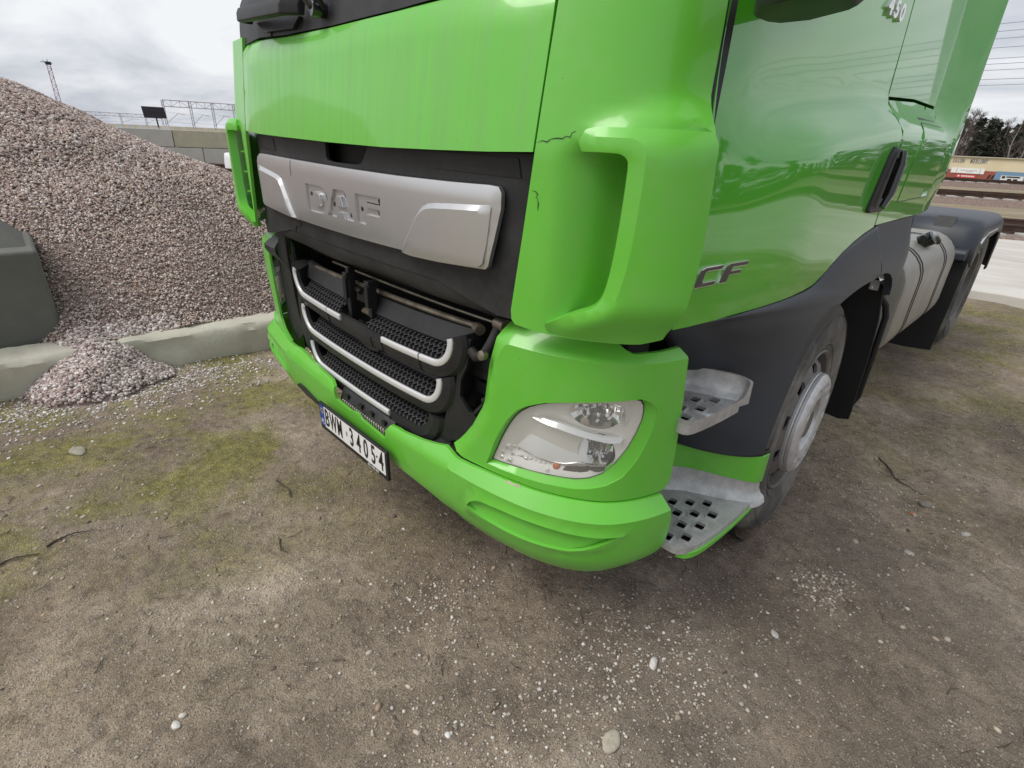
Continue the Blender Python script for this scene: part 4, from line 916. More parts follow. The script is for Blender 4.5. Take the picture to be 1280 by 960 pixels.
def sqhole(cx_, cy_, sx_, sy_, rot=0.0):
    return [(cx_+sx_*a*math.cos(rot)-sy_*b*math.sin(rot), cy_+sx_*a*math.sin(rot)+sy_*b*math.cos(rot)) for a, b in ((-1, -.75), (-.75, -1), (.75, -1), (1, -.75), (1, .75), (.75, 1), (-.75, 1), (-1, .75))]
def step(outer, zt, wall, wzt, th, holes, name, lipx):
    st = empty(name); st.parent = truck
    fnp = lambda x, y, h: (x, y, zt+h)
    fl = lambda x, y: 0.0
    strip3('rim_skirt', [(x-.0005, y) for x, y in outer+outer[:1]], lambda t: zt-th, lambda t: zt-.0015, .006, MT['alu'], st, bevel=.002)
    panel('tread', outer, fnp, .007, MT['alu'], st, holes=[sqhole(*h) for h in holes], grid=.03, bevel=.003)
    for h in holes:                                                    # raised rim round each hole
        a = sqhole(h[0], h[1], h[2]*1.0, h[3]*1.0, h[4]); b = sqhole(h[0], h[1], h[2]*1.35, h[3]*1.35, h[4]); n = 8
        V = [(x, y, zt+.004) for x, y in a]+[(x, y, zt+.003) for x, y in b]+[(x, y, zt-.001) for x, y in a]+[(x, y, zt-.001) for x, y in b]
        mb = MB(); mb.add(V, [(i, (i+1) % n, n+(i+1) % n, n+i) for i in range(n)]+[(i, 2*n+i, 2*n+(i+1) % n, (i+1) % n) for i in range(n)]+[(n+i, n+(i+1) % n, 3*n+(i+1) % n, 3*n+i) for i in range(n)])
        mb.done('hole_rim', MT['alu'], st)
    mb = MB(); mb.prism([(x-.01, y) for x, y in outer], lambda x, y, h: (x, y, h), zt-th+.001, zt-th+.004); mb.done('underside', MT['void'], st)
    # rolled back wall
    wp = smooth_poly(wall, False, 2); n = len(wp); V = []; prof = [(-.004, -.02), (.004, .002), (.018, .010), (.026, .024), (.030, .05), (.030, 1.0)]
    for i, (x, y, zt_, ln) in enumerate([(p[0], p[1], wzt(j/(n-1)), 0) for j, p in enumerate(wp)]):
        a, b = wp[max(i-1, 0)], wp[min(i+1, n-1)]; l = math.hypot(b[0]-a[0], b[1]-a[1]); nx_, ny_ = (b[1]-a[1])/l, -(b[0]-a[0])/l
        H = zt_-zt
        for k, (o_, hz) in enumerate(prof):
            hz = min(hz, H) if hz < .9 else H
            q = .022-o_
            V.append((x+nx_*q, y+ny_*q, zt+hz))
        V.append((x+nx_*(-.008)-nx_*.010, y+ny_*(-.008)-ny_*.010, zt+H)); V.append((x-nx_*.02, y-ny_*.02, zt-.01))
    w_ = len(prof)+2; F = []
    for i in range(n-1):
        for k in range(w_-1): F.append((i*w_+k, i*w_+k+1, (i+1)*w_+k+1, (i+1)*w_+k))
    F += [tuple(range(w_)), tuple((n-1)*w_+k for k in range(w_))]
    finish('back_wall', V, F, MT['alu'], st, angle=55)
    return st
LO = smooth_poly([(.99, .425), (1.165, .424), (1.200, .430), (1.226, .465), (1.240, .545), (1.247, .66), (1.249, .80), (1.246, .875), (1.222, .845), (1.195, .818), (1.145, .783), (1.095, .760), (1.035, .728), (.985, .675), (.96, .55)], True, 1)
lh = []
for r_i, (xr, y0) in enumerate(((1.192, .492), (1.150, .452), (1.108, .494), (1.066, .452), (1.024, .494))):
    for k in range(5):
        y = y0+.083*k
        lim = .74 if xr > 1.17 else .735 if xr > 1.12 else .70 if xr > 1.08 else .66 if xr > 1.05 else .60
        if y < lim: lh.append((xr, y, .0145, .0175, .12))
step(LO, .375, GB[1:], lambda t: .463-.036*t*t, .026, lh, 'lower_step', 1.25)
UO = smooth_poly([(.98, .405), (1.13, .405), (1.160, .408), (1.172, .44), (1.184, .55), (1.188, .63), (1.190, .675), (1.15, .655), (1.095, .633), (1.04, .612), (.98, .575)], True, 1)
uh = []
for r_i, (xr, y0) in enumerate(((1.140, .425), (1.100, .385), (1.060, .425), (1.02, .385))):
    for k in range(4):
        y = y0+.082*k
        if y < (.60 if xr > 1.12 else .575 if xr > 1.08 else .55): uh.append((xr, y, .0145, .0175, .12))
step(UO, .800, [(.97, .565), (1.04, .607), (1.095, .630), (1.15, .652), (1.185, .667), (1.198, .660)], lambda t: .872-.012*sst(.5, 1, t), .042, uh, 'upper_step', 1.19)
# green sill below the lower step
sl = smooth_poly([(1.19, .445), (1.215, .450), (1.234, .480), (1.245, .545), (1.252, .66), (1.254, .80), (1.250, .90)], False, 2)
strip3('sill', sl, lambda t: .326+.022*t, lambda t: .354+.002*t, .012, MT['paint_front'], truck)

# --- wheels
def wheel(x, y, z, sg, dual=False, steer=0.0):
    wh = empty('wheel', (x*sg, y, z)); wh.parent = truck; wh.rotation_euler = (0, 0, steer)
    ax = (sg, 0, 0); K = (0, 0, 0)
    def ln(mb, name, m, p=wh, **k):
        o = mb.done(name, m, p, loc=(0, 0, 0), **k); return o
    t = MB()
    prof = [(.292, -.02), (.300, .005), (.315, .012), (.345, .022), (.385, .030), (.425, .030), (.455, .022), (.470, .010), (.478, .008), (.492, -.006), (.5035, -.025)]
    for k in range(5):
        c = -.045-.052*k
        if k < 4: prof += [(.507, c+.012), (.507, c-.012), (.494, c-.016), (.494, c-.030), (.507, c-.034)]
        else: prof += [(.507, c+.012), (.5035, c-.018)]
    prof += [(.490, -.295), (.455, -.315), (.40, -.32), (.33, -.31), (.292, -.28)]
    t.lathe(prof, K, ax, 96); ty = ln(t, 'tyre', MT['rubber'], angle=28)
    for rr0, hh0 in ((.447, .0265), (.330, .0185)):
        t = MB(); t.lathe([(rr0-.004, hh0-.003), (rr0, hh0+.0025), (rr0+.004, hh0-.003)], K, ax, 96); ln(t, 'sidewall_rib', MT['rubber'], ty)
    if dual:
        t = MB(); t.lathe([(r0, h0-.34) for r0, h0 in prof], K, ax, 64); ln(t, 'tyre', MT['rubber'], angle=28)
    # steel rim: flange + disc with hand holes
    rm = MB(); rm.lathe([(.296, -.02), (.303, .0), (.303, .012), (.296, .016), (.288, .010), (.284, -.01), (.276, -.06), (.272, -.12), (.285, -.14)], K, ax, 80); rim = ln(rm, 'rim', MT['rim'], angle=30)
    dish = -.155 if dual else .018
    def disc(u, v, h):
        r0 = math.hypot(u, v); a = lerp_tab([(.09, dish), (.165, dish), (.20, dish+.004), (.245, dish-.012 if not dual else dish+.05), (.282, dish-.055 if not dual else dish+.09)], r0)
        return (sg*(a+h), -u*sg, v)
    cir = lambda r0, n, ph=0: [(r0*math.cos(2*math.pi*k/n+ph), r0*math.sin(2*math.pi*k/n+ph)) for k in range(n)]
    hol = []
    for k in range(10):
        a = 2*math.pi*(k+.5)/10; cx_, cy_ = .232*math.cos(a), .232*math.sin(a); hol.append([(cx_+.026*math.cos(q*math.pi/6)*math.cos(a)-.030*math.sin(q*math.pi/6)*math.sin(a), cy_+.026*math.cos(q*math.pi/6)*math.sin(a)+.030*math.sin(q*math.pi/6)*math.cos(a)) for q in range(12)])
    o = panel('wheel_disc', cir(.281, 60), disc, .012, MT['rim'], None, holes=hol+[cir(.088, 32)], grid=.025, bevel=.004); o.parent = rim
    hb = MB()
    if not dual:
        hb.lathe([(.0, .03), (.055, .03), (.066, .022), (.070, .005), (.088, .0), (.095, -.05)], (sg*(dish), 0, 0), ax, 40); ln(hb, 'hub', MT['rim'], rim, angle=30)
        def rg(u, v, h):
            r0 = math.hypot(u, v); return (sg*(.062+h+lerp_tab([(.112, -.012), (.128, -.002), (.16, 0), (.190, 0), (.203, -.006), (.212, -.016)], r0)), -u*sg, v)
        sl_ = []
        for k in range(10):
            a = 2*math.pi*k/10; cx_, cy_ = .163*math.cos(a), .163*math.sin(a)
            sl_.append([(cx_+.017*math.cos(q*math.pi/6)*math.cos(a)-.021*math.sin(q*math.pi/6)*math.sin(a), cy_+.017*math.cos(q*math.pi/6)*math.sin(a)+.021*math.sin(q*math.pi/6)*math.cos(a)) for q in range(12)])
        o = panel('wheel_ring', cir(.212, 72), rg, .03, MT['ring'], wh, holes=sl_+[cir(.112, 48)], grid=.02, bevel=.003); o.location = (0, 0, 0); o.parent = wh
        rb = MB(); rb.lathe([(.112, .046), (.108, .03), (.104, -.01), (.100, -.02)], K, ax, 48); ln(rb, 'ring_collar', MT['ring'], wh)
        rb = MB(); rb.lathe([(.213, .042), (.2135, .034), (.2115, .030), (.2135, .026), (.2135, .014), (.205, .006)], K, ax, 72); ln(rb, 'ring_edge', MT['ring'], wh, angle=20)
        for k in range(10):
            a = 2*math.pi*k/10; nb = MB(); nb.lathe([(0, .028), (.010, .028), (.0145, .022), (.0145, 0), (.019, -.004)], (sg*.022, -.163*math.cos(a)*sg, .163*math.sin(a)), ax, 6); ln(nb, 'wheel_nut', MT['rim'], wh, smooth=False)
    else:
        hb.lathe([(0, .10), (.10, .095), (.125, .07), (.13, -.0), (.14, -.02)], (sg*dish, 0, 0), ax, 40); ln(hb, 'hub', MT['rim'], rim, angle=30)
    return wh
wheel(1.170, 1.372, .478, 1, steer=R(4)); wheel(1.166, 1.350, .478, -1)
wheel(1.17, 5.12, .490, 1, True); wheel(1.17, 5.12, .490, -1, True)

# --- behind the front wheel: mudflap, brackets, AdBlue tank, fuel tank with straps
mb = MB(); mb.prism([(.80, .30), (1.19, .27), (1.235, .285), (1.235, .60), (1.225, .80), (1.20, .95), (1.14, 1.02), (.80, 1.02)], lambda x, z, h: (x, 1.965+h+.10*max(0, .75-z), z), 0, .012); mf = mb.done('mudflap', MT['mud'], truck, bevel=.004)
for sg in (-1,):
    mb = MB(); mb.box((-1.0, 1.97, .6), (.22, .006, .34)); mb.done('mudflap', MT['mud'], truck)
br = MB(); br.tube([(1.17, 2.02, .97), (1.185, 2.03, .90), (1.215, 2.05, .86), (1.225, 2.08, .80), (1.225, 2.10, .60), (1.215, 2.16, .36), (1.18, 2.18, .26)], .014, 8); br.box((1.18, 2.03, .93), (.03, .02, .02)); br.done('flap_bracket', MT['void'], truck)
br = MB(); br.box((1.165, 1.99, .955), (.018, .03, .022)); br.tube([(1.15, 1.97, .94), (1.19, 2.0, .965)], .016, 10); br.done('side_lamp', MT['trim'], truck)
br = MB(); br.bar((.9, 2.28, .46), (1.16, 2.28, .47), .04, .03); br.bar((.9, 2.24, .24), (1.17, 2.24, .25), .05, .03); br.done('tank_bracket', MT['tank'], truck, bevel=.004)
br = MB(); br.bar((.9, 2.62, .30), (1.12, 2.62, .305), .05, .03); br.done('tank_bracket', MT['tank'], truck, bevel=.004)
def rtank(name, x0, x1, y0, y1, z0, z1, r, m, crown=.02):
    pr = []
    for cx_, cz_, a0 in ((x1-r, z1-r, 0), (x0+r, z1-r, 90), (x0+r, z0+r, 180), (x1-r, z0+r, 270)):
        for k in range(7): q = R(a0+90*k/6); pr.append((cx_+r*math.cos(q), cz_+r*math.sin(q)))
    mb = MB(); ys = [(y0-crown*.2, .80), (y0, .93), (y0+.02, .985), (y0+.05, 1.0), (y1-.05, 1), (y1-.02, .985), (y1, .93), (y1+crown*.2, .80)]
    xm, zm_ = (x0+x1)/2, (z0+z1)/2
    mb.sweep([(a, b) for a, b in pr], [(lambda a, b, y=y, s=s: (xm+(a-xm)*(1-(1-s)*.35), y, zm_+(b-zm_)*(1-(1-s)*.35))) for y, s in ys])
    return mb.done(name, m, truck, angle=45), pr, xm, zm_
tk, pr, xm, zm_ = rtank('fuel_tank', .48, 1.150, 2.80, 4.22, .345, 1.0, .19, MT['tank'])
for ys_ in (3.10, 3.16, 3.80, 3.86):
    mb = MB(); V = [(xm+(a-xm)*1.006, ys_, zm_+(b-zm_)*1.006) for a, b in pr]+[(xm+(a-xm)*1.006, ys_+.022, zm_+(b-zm_)*1.006) for a, b in pr]; n = len(pr)
    Vi = [(xm+(a-xm)*.99, y_, zm_+(b-zm_)*.99) for y_ in (ys_, ys_+.022) for a, b in pr]
    mb.add(V+Vi, [(i, (i+1) % n, n+(i+1) % n, n+i) for i in range(n)]+[(i, 2*n+i, 2*n+(i+1) % n, (i+1) % n) for i in range(n)]+[(n+i, n+(i+1) % n, 3*n+(i+1) % n, 3*n+i) for i in range(n)])
    mb.done('tank_strap', MT['mud'], tk)
mb = MB(); mb.tube([(1.03, 3.46, .985), (1.09, 3.46, 1.03)], .045, 16); mb.tube([(1.05, 3.40, 1.02), (1.08, 3.54, 1.03), (1.10, 3.60, .99)], .022, 10); mb.done('filler_cap', MT['gloss_black'], tk, bevel=.003)
at, pr2, xm2, zm2 = rtank('additive_tank', .55, 1.06, 2.33, 2.72, .36, .93, .15, MT['tank'])
mb = MB(); n = len(pr2); V = [(xm2+(a-xm2)*k_, y_, zm2+(b-zm2)*k_) for k_, y_ in ((1.01, 2.40), (1.01, 2.47), (.98, 2.40), (.98, 2.47)) for a, b in pr2]
mb.add(V, [(i, (i+1) % n, n+(i+1) % n, n+i) for i in range(n)]+[(i, 2*n+i, 2*n+(i+1) % n, (i+1) % n) for i in range(n)]+[(n+i, n+(i+1) % n, 3*n+(i+1) % n, 3*n+i) for i in range(n)]); mb.done('tank_strap', MT['mud'], at)

# --- rear wing, flap, light strip
def rear(sg):
    sec = [(4.36, .80), (4.37, .90), (4.40, 1.00), (4.46, 1.065), (4.58, 1.085), (5.0, 1.09), (5.5, 1.08), (5.72, 1.03), (5.82, .90), (5.86, .60)]
    xs = [(.62, 0), (1.02, .0), (1.13, -.004), (1.182, -.016), (1.214, -.05), (1.222, -.10), (1.218, -.17)]
    V = []; F = []
    c = (5.1, .5)
    for y, z in sec:
        l = math.hypot(y-c[0], z-c[1])
        for x, d in xs: V.append((x*sg, y+(y-c[0])/l*d, z+(z-c[1])/l*d))
    w_ = len(xs)
    for i in range(len(sec)-1):
        for k in range(w_-1): F.append((i*w_+k, i*w_+k+1, (i+1)*w_+k+1, (i+1)*w_+k))
    rw = finish('rear_wing', V, F, MT['fender'], truck, angle=40)
    md = rw.modifiers.new('sheet', 'SOLIDIFY'); md.thickness = .012; md.offset = 0
    mb = MB(); mb.prism([(4.39, .885), (4.33, .875), (4.31, .85), (4.31, .80), (4.37, .79)], lambda y, z, h: (h*sg, y, z), .72, 1.195); mb.done('wing_step', MT['fender'], rw, bevel=.01)
    mb = MB(); mb.prism([(1.02, .075), (1.205, .095), (1.212, .40), (1.215, .80), (.66, .80), (.66, .075)], lambda x, z, h: (x*sg, 4.375+h+.06*(z-.8), z), 0, .012); mb.done('mudflap', MT['mud'], rw, bevel=.003)
    mb = MB(); mb.prism([(.92, .0), (1.04, .0), (1.045, .075), (.925, .075)], lambda x, t, h: (x*sg, 4.405+t*.75-.001*h, 1.0+t+h*.8), .012, .018); mb.done('reflective_plate', MT['plastic_dusty'], rw, bevel=.004)
    mb = MB(); mb.tube([(1.215*sg, 4.62, .90), (1.218*sg, 4.8, .97), (1.218*sg, 5.3, .97)], .012, 8); mb.done('edge_strip', MT['trim'], rw)
    return rw
rear(1); rear(-1)
fr = MB()
for sg in (1, -1): fr.box((.40*sg, 3.9, .84), (.04, 3.1, .13))
for y in (2.4, 4.4, 5.2, 6.8): fr.box((0, y, .84), (.40, .05, .09))
fr.done('chassis_frame', MT['void'], truck, bevel=.008)
fr = MB(); fr.lathe([(0, .02), (.30, .03), (.46, .02), (.48, -.02), (.3, -.06)], (0, 5.0, 1.12), (0, -.1, 1), 32); fr.box((0, 5.0, 1.02), (.35, .25, .05)); fr.done('fifth_wheel', MT['void'], truck)
eg = MB(); eg.box((0, 1.5, .78), (.62, .75, .38)); eg.box((.70, .95, .86), (.22, .22, .12)); eg.box((0, 1.35, .48), (.75, .08, .08)); eg.tube([(-1.0, 1.35, .48), (1.0, 1.35, .48)], .06, 12); eg.done('engine_and_axle', MT['void'], truck, bevel=.02)
# cab shell behind the panels
sh = MB(); sh.box((0, 2.26, 1.95), (1.09, .05, .86)); sh.box((0, 1.45, 1.22), (1.05, .85, .06)); sh.done('cab_shell', MT['paint_door'], truck, bevel=.02)
ro = MB(); ro.box((0, 1.42, 2.82), (1.10, .92, .07)); ro.done('roof', MT['paint_door'], truck, bevel=.05, seg=4)
it = MB(); it.box((0, .33, 1.55), (.80, .02, .36)); it.done('firewall', MT['void'], truck)

# --- mirror on the driver's side: its lower housing and arm reach into the picture
def mirror(sg):
    mr = empty('mirror'); mr.parent = truck
    pf = [(1.246, .14), (1.248, .185), (1.262, .207), (1.31, .208), (1.385, .165), (1.405, .14), (1.408, .09), (1.385, .06), (1.33, .055), (1.275, .085)]
    mb = MB(); mb.sweep(pf, [(lambda a, b, z=z, k=k: ((1.325+(a-1.325)*k)*sg, .13+(b-.13)*k, z-.006)) for z, k in ((1.668, .90), (1.673, .97), (1.69, 1.0), (2.10, 1.03), (2.30, 1.0), (2.33, .9))])
    mb.done('mirror_housing', MT['plastic'], mr, angle=38)
    mb = MB(); mb.prism([(1.265, 1.74), (1.375, 1.74), (1.375, 2.28), (1.265, 2.28)], lambda x, z, h: (x*sg, .214-.45*(max(x, 1.31)-1.31)+h, z), 0, .004); mb.done('mirror_glass', MT['chrome'], mr)
    mb = MB(); mb.sweep([(-.05, -.022), (.06, -.028), (.075, .0), (.06, .03), (-.05, .03)], [(lambda a, b, p=p: (p[0]*sg, p[1]+a*.7, p[2]+b)) for p in ((1.31, .16, 1.70), (1.29, .26, 1.715), (1.23, .45, 1.755), (1.17, .66, 1.80), (1.10, .80, 1.84))])
    mb.done('mirror_arm', MT['plastic'], mr, bevel=.008)
mirror(1)

# ================================================================== SURROUNDINGS
def hash2(ix, iy, seed):
    n = (ix.astype(np.int64)*374761393 + iy.astype(np.int64)*668265263 + seed*1442695041) & 0xffffffff
    n = ((n ^ (n >> 13))*1274126177) & 0xffffffff
    return ((n ^ (n >> 16)) & 0xffff)/65535.0
def vnoise(x, y, seed=0):
    ix, iy = np.floor(x), np.floor(y); fx, fy = x-ix, y-iy
    fx, fy = fx*fx*(3-2*fx), fy*fy*(3-2*fy)
    a, b, c, d = hash2(ix, iy, seed), hash2(ix+1, iy, seed), hash2(ix, iy+1, seed), hash2(ix+1, iy+1, seed)
    return (a*(1-fx)+b*fx)*(1-fy)+(c*(1-fx)+d*fx)*fy
def fbm(x, y, o=4, seed=0, gain=.5):
    s = 0; a = 1; t = 0
    for i in range(o): s = s+a*vnoise(x*2**i, y*2**i, seed+i*17); t += a; a *= gain
    return s/t
TRN = (-.5, .866)                                   # across the railway tracks
def ground_z(x, y):
    x, y = np.asarray(x, float), np.asarray(y, float)
    r0 = np.hypot(x-1, y-1); near = np.clip(1.6-r0/9, 0, 1)
    z = near*((fbm(x*1.3, y*1.3, 3, 5)-.5)*.05 + (fbm(x*7, y*7, 4, 9)-.5)*.030 + (fbm(x*19, y*19, 2, 13)-.5)*.010)
    w_ = np.clip((np.abs(x)-1.2)/.3, 0, 1); z = z*(.55+.45*w_)
    q = TRN[0]*x+TRN[1]*y
    z = z - 2.7*np.clip((q-49)/8, 0, 1)*np.clip((y-5)/10, 0, 1)
    return z - .012
def axis(lo, hi, step, far, grow=1.16):
    a = list(np.arange(lo, hi+step/2, step)); d = step; p = hi; up = []
    while p < far: d *= grow; p += d; up.append(p)
    d = step; p = lo; dn = []
    while p > -far: d *= grow; p -= d; dn.append(p)
    return np.array(dn[::-1]+a+up)
def grid_mesh(name, X, Y, Z, m, parent=None):
    nx_, ny_ = len(X), len(Y); gx, gy = np.meshgrid(X, Y, indexing='ij')
    V = np.stack([gx, gy, Z], -1).reshape(-1, 3)
    i, j = np.meshgrid(np.arange(nx_-1), np.arange(ny_-1), indexing='ij'); a = (i*ny_+j).ravel()
    Fq = np.stack([a, a+ny_, a+ny_+1, a+1], -1)
    me = bpy.data.meshes.new(name); me.vertices.add(len(V)); me.vertices.foreach_set('co', V.ravel())
    me.loops.add(Fq.size); me.loops.foreach_set('vertex_index', Fq.ravel().astype(np.int32)); me.polygons.add(len(Fq))
    me.polygons.foreach_set('loop_start', np.arange(0, Fq.size, 4, dtype=np.int32)); me.polygons.foreach_set('loop_total', np.full(len(Fq), 4, np.int32))
    me.update(); me.validate(); me.shade_smooth()
    return link_mesh(name, me, m, parent)

def ground_mat():
    m = bpy.data.materials.new('sandy_yard_ground'); m.use_nodes = True; t = m.node_tree; b = t.nodes['Principled BSDF']; b.inputs['Roughness'].default_value = .9; b.inputs['Specular IOR Level'].default_value = .25
    co = N(t, 'ShaderNodeTexCoord'); P = co.outputs['Object']
    def noise(sc, det=6, ro=.6, dist=0, stretch=None, off=(0, 0, 0)):
        n = N(t, 'ShaderNodeTexNoise'); n.inputs['Scale'].default_value = sc; n.inputs['Detail'].default_value = det; n.inputs['Roughness'].default_value = ro; n.inputs['Distortion'].default_value = dist
        mp = N(t, 'ShaderNodeMapping'); mp.inputs['Scale'].default_value = stretch or (1, 1, 1); mp.inputs['Location'].default_value = off
        t.links.new(P, mp.inputs[0]); t.links.new(mp.outputs[0], n.inputs['Vector']); return n.outputs['Fac']
    def ramp(f, stops):
        r = N(t, 'ShaderNodeValToRGB'); e = r.color_ramp.elements
        e[0].position, e[0].color = stops[0][0], (*stops[0][1], 1); e[1].position, e[1].color = stops[-1][0], (*stops[-1][1], 1)
        for p, c in stops[1:-1]: x = e.new(p); x.color = (*c, 1)
        t.links.new(f, r.inputs[0]); return r.outputs[0]
    def g(v): return (v, v, v)
    def mix(f, a, c, typ='MIX'):
        x = N(t, 'ShaderNodeMixRGB', blend_type=typ)
        if isinstance(f, float): x.inputs[0].default_value = f
        else: t.links.new(f, x.inputs[0])
        for k, q in ((1, a), (2, c)):
            if isinstance(q, tuple): x.inputs[k].default_value = (*q, 1)
            else: t.links.new(q, x.inputs[k])
        return x.outputs[0]
    def math_(op, a, c=None, clamp=False):
        x = N(t, 'ShaderNodeMath', operation=op); x.use_clamp = clamp
        for k, q in ((0, a), (1, c)):
            if q is None: continue
            if isinstance(q, (int, float)): x.inputs[k].default_value = q
            else: t.links.new(q, x.inputs[k])
        return x.outputs[0]
    base = ramp(noise(1.1, 8, .62, .4), [(.30, (.20, .15, .108)), (.44, (.34, .268, .20)), (.57, (.50, .405, .312)), (.70, (.66, .55, .435))])
    brown = ramp(noise(2.6, 8, .66, .2, off=(4, 2, 0)), [(.36, g(0)), (.62, g(.6))]); base = mix(brown, base, (.19, .15, .115))
    sep = N(t, 'ShaderNodeSeparateXYZ'); t.links.new(P, sep.inputs[0]); X, Y = sep.outputs[0], sep.outputs[1]
    # moss grows in the far-left of the yard and in patches near the rear wheel
    ml = math_('MULTIPLY', math_('SUBTRACT', .55, X), .75, True)
    mr = math_('MULTIPLY', math_('SUBTRACT', Y, 1.5), .5, True)
    mr = math_('MULTIPLY', mr, .8)
    mm = math_('MAXIMUM', ml, mr)
    mn = ramp(noise(1.7, 9, .68, .5, off=(1.3, 7.1, 0)), [(.43, g(0)), (.58, g(1))])
    moss = math_('MULTIPLY', mm, mn)
    mcol = ramp(noise(11, 6, .7), [(.35, (.155, .145, .036)), (.6, (.30, .275, .070)), (.75, (.39, .35, .12))])
    mf = mix(.85, (0, 0, 0), moss, 'MIX')
    col = mix(mf, base, mcol)
    crumbs = ramp(noise(22, 8, .75, .6, off=(2, 5, 1)), [(.34, g(.58)), (.5, g(1.0)), (.66, g(1.30))]); col = mix(1.0, col, crumbs, 'MULTIPLY')
    dark_patch = ramp(noise(.8, 7, .62, .4, off=(6.2, 2.4, 0)), [(.47, g(0)), (.60, g(.55))]); dmask = math_('MULTIPLY', math_('SUBTRACT', X, .35), .9, True); col = mix(math_('MULTIPLY', dark_patch, dmask), col, (.15, .128, .105))  # darker brown noise patches, stronger towards +x
    # fine grit: light and dark specks of several sizes
    def specks(sc, lo, hi, c, amt, seed):
        nonlocal col
        v = N(t, 'ShaderNodeTexVoronoi'); v.inputs['Scale'].default_value = sc; mp = N(t, 'ShaderNodeMapping'); mp.inputs['Location'].default_value = (seed, seed*1.7, 0); t.links.new(P, mp.inputs[0]); t.links.new(mp.outputs[0], v.inputs['Vector'])
        sepc = N(t, 'ShaderNodeSeparateColor'); t.links.new(v.outputs['Color'], sepc.inputs[0])
        pick = ramp(sepc.outputs[0], [(lo, g(0)), (hi, g(1))]); shape = ramp(v.outputs['Distance'], [(.25, g(1)), (.42, g(0))])
        f = math_('MULTIPLY', math_('MULTIPLY', pick, shape), amt); col = mix(f, col, c)
        return f
    patch = ramp(noise(1.9, 5, .6, off=(9, 3, 0)), [(.38, g(.25)), (.62, g(1))])
    s1 = specks(160, .72, .80, (.50, .45, .38), .8, 1.0); specks(210, .70, .80, (.08, .062, .05), .7, 5.0); s2 = specks(85, .86, .90, (.56, .52, .46), .75, 9.0); specks(120, .85, .9, (.20, .13, .095), .8, 3.0)
    grit = ramp(noise(260, 3, .6), [(.3, g(.52)), (.7, g(1.42))]); col = mix(1.0, col, grit, 'MULTIPLY')
    # railway ground: dry grass and brown ballast in strips along the tracks
    q = math_('ADD', math_('MULTIPLY', X, TRN[0]), math_('MULTIPLY', Y, TRN[1]))
    gr_ = ramp(noise(1.0, 8, .7, .3, (.25, 1.6, 1)), [(.32, (.13, .10, .07)), (.5, (.29, .24, .16)), (.66, (.40, .35, .24))])
    far = ramp(math_('MULTIPLY', math_('SUBTRACT', q, 12.0), .5, True), [(.0, g(0)), (1, g(1))]); col = mix(far, col, gr_)
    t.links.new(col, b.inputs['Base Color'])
    bn = N(t, 'ShaderNodeBump'); bn.inputs['Strength'].default_value = 1.0; bn.inputs['Distance'].default_value = .014
    h = math_('ADD', math_('MULTIPLY', noise(30, 8, .75), 1.3), math_('MULTIPLY', noise(170, 3, .6), .5)); h = math_('ADD', h, math_('MULTIPLY', s2, .5)); h = math_('ADD', h, math_('MULTIPLY', s1, .25))
    t.links.new(h, bn.inputs['Height']); t.links.new(bn.outputs[0], b.inputs['Normal'])
    return m
GX, GY = axis(-3.0, 3.4, .028, 900), axis(-1.7, 4.2, .028, 900)
gx, gy = np.meshgrid(GX, GY, indexing='ij')
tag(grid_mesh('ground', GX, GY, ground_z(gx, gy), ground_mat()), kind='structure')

# ---- loose stones
_ph = (1+5**.5)/2
ICO_V = np.array([(-1, _ph, 0), (1, _ph, 0), (-1, -_ph, 0), (1, -_ph, 0), (0, -1, _ph), (0, 1, _ph), (0, -1, -_ph), (0, 1, -_ph), (_ph, 0, -1), (_ph, 0, 1), (-_ph, 0, -1), (-_ph, 0, 1)])/1.902
ICO_F = np.array([(0, 11, 5), (0, 5, 1), (0, 1, 7), (0, 7, 10), (0, 10, 11), (1, 5, 9), (5, 11, 4), (11, 10, 2), (10, 7, 6), (7, 1, 8), (3, 9, 4), (3, 4, 2), (3, 2, 6), (3, 6, 8), (3, 8, 9), (4, 9, 5), (2, 4, 11), (6, 2, 10), (8, 6, 7), (9, 8, 1)])
OCT_V = np.array([(1, 0, 0), (-1, 0, 0), (0, 1, 0), (0, -1, 0), (0, 0, 1), (0, 0, -1)], float)
OCT_F = np.array([(0, 2, 4), (2, 1, 4), (1, 3, 4), (3, 0, 4), (2, 0, 5), (1, 2, 5), (3, 1, 5), (0, 3, 5)])
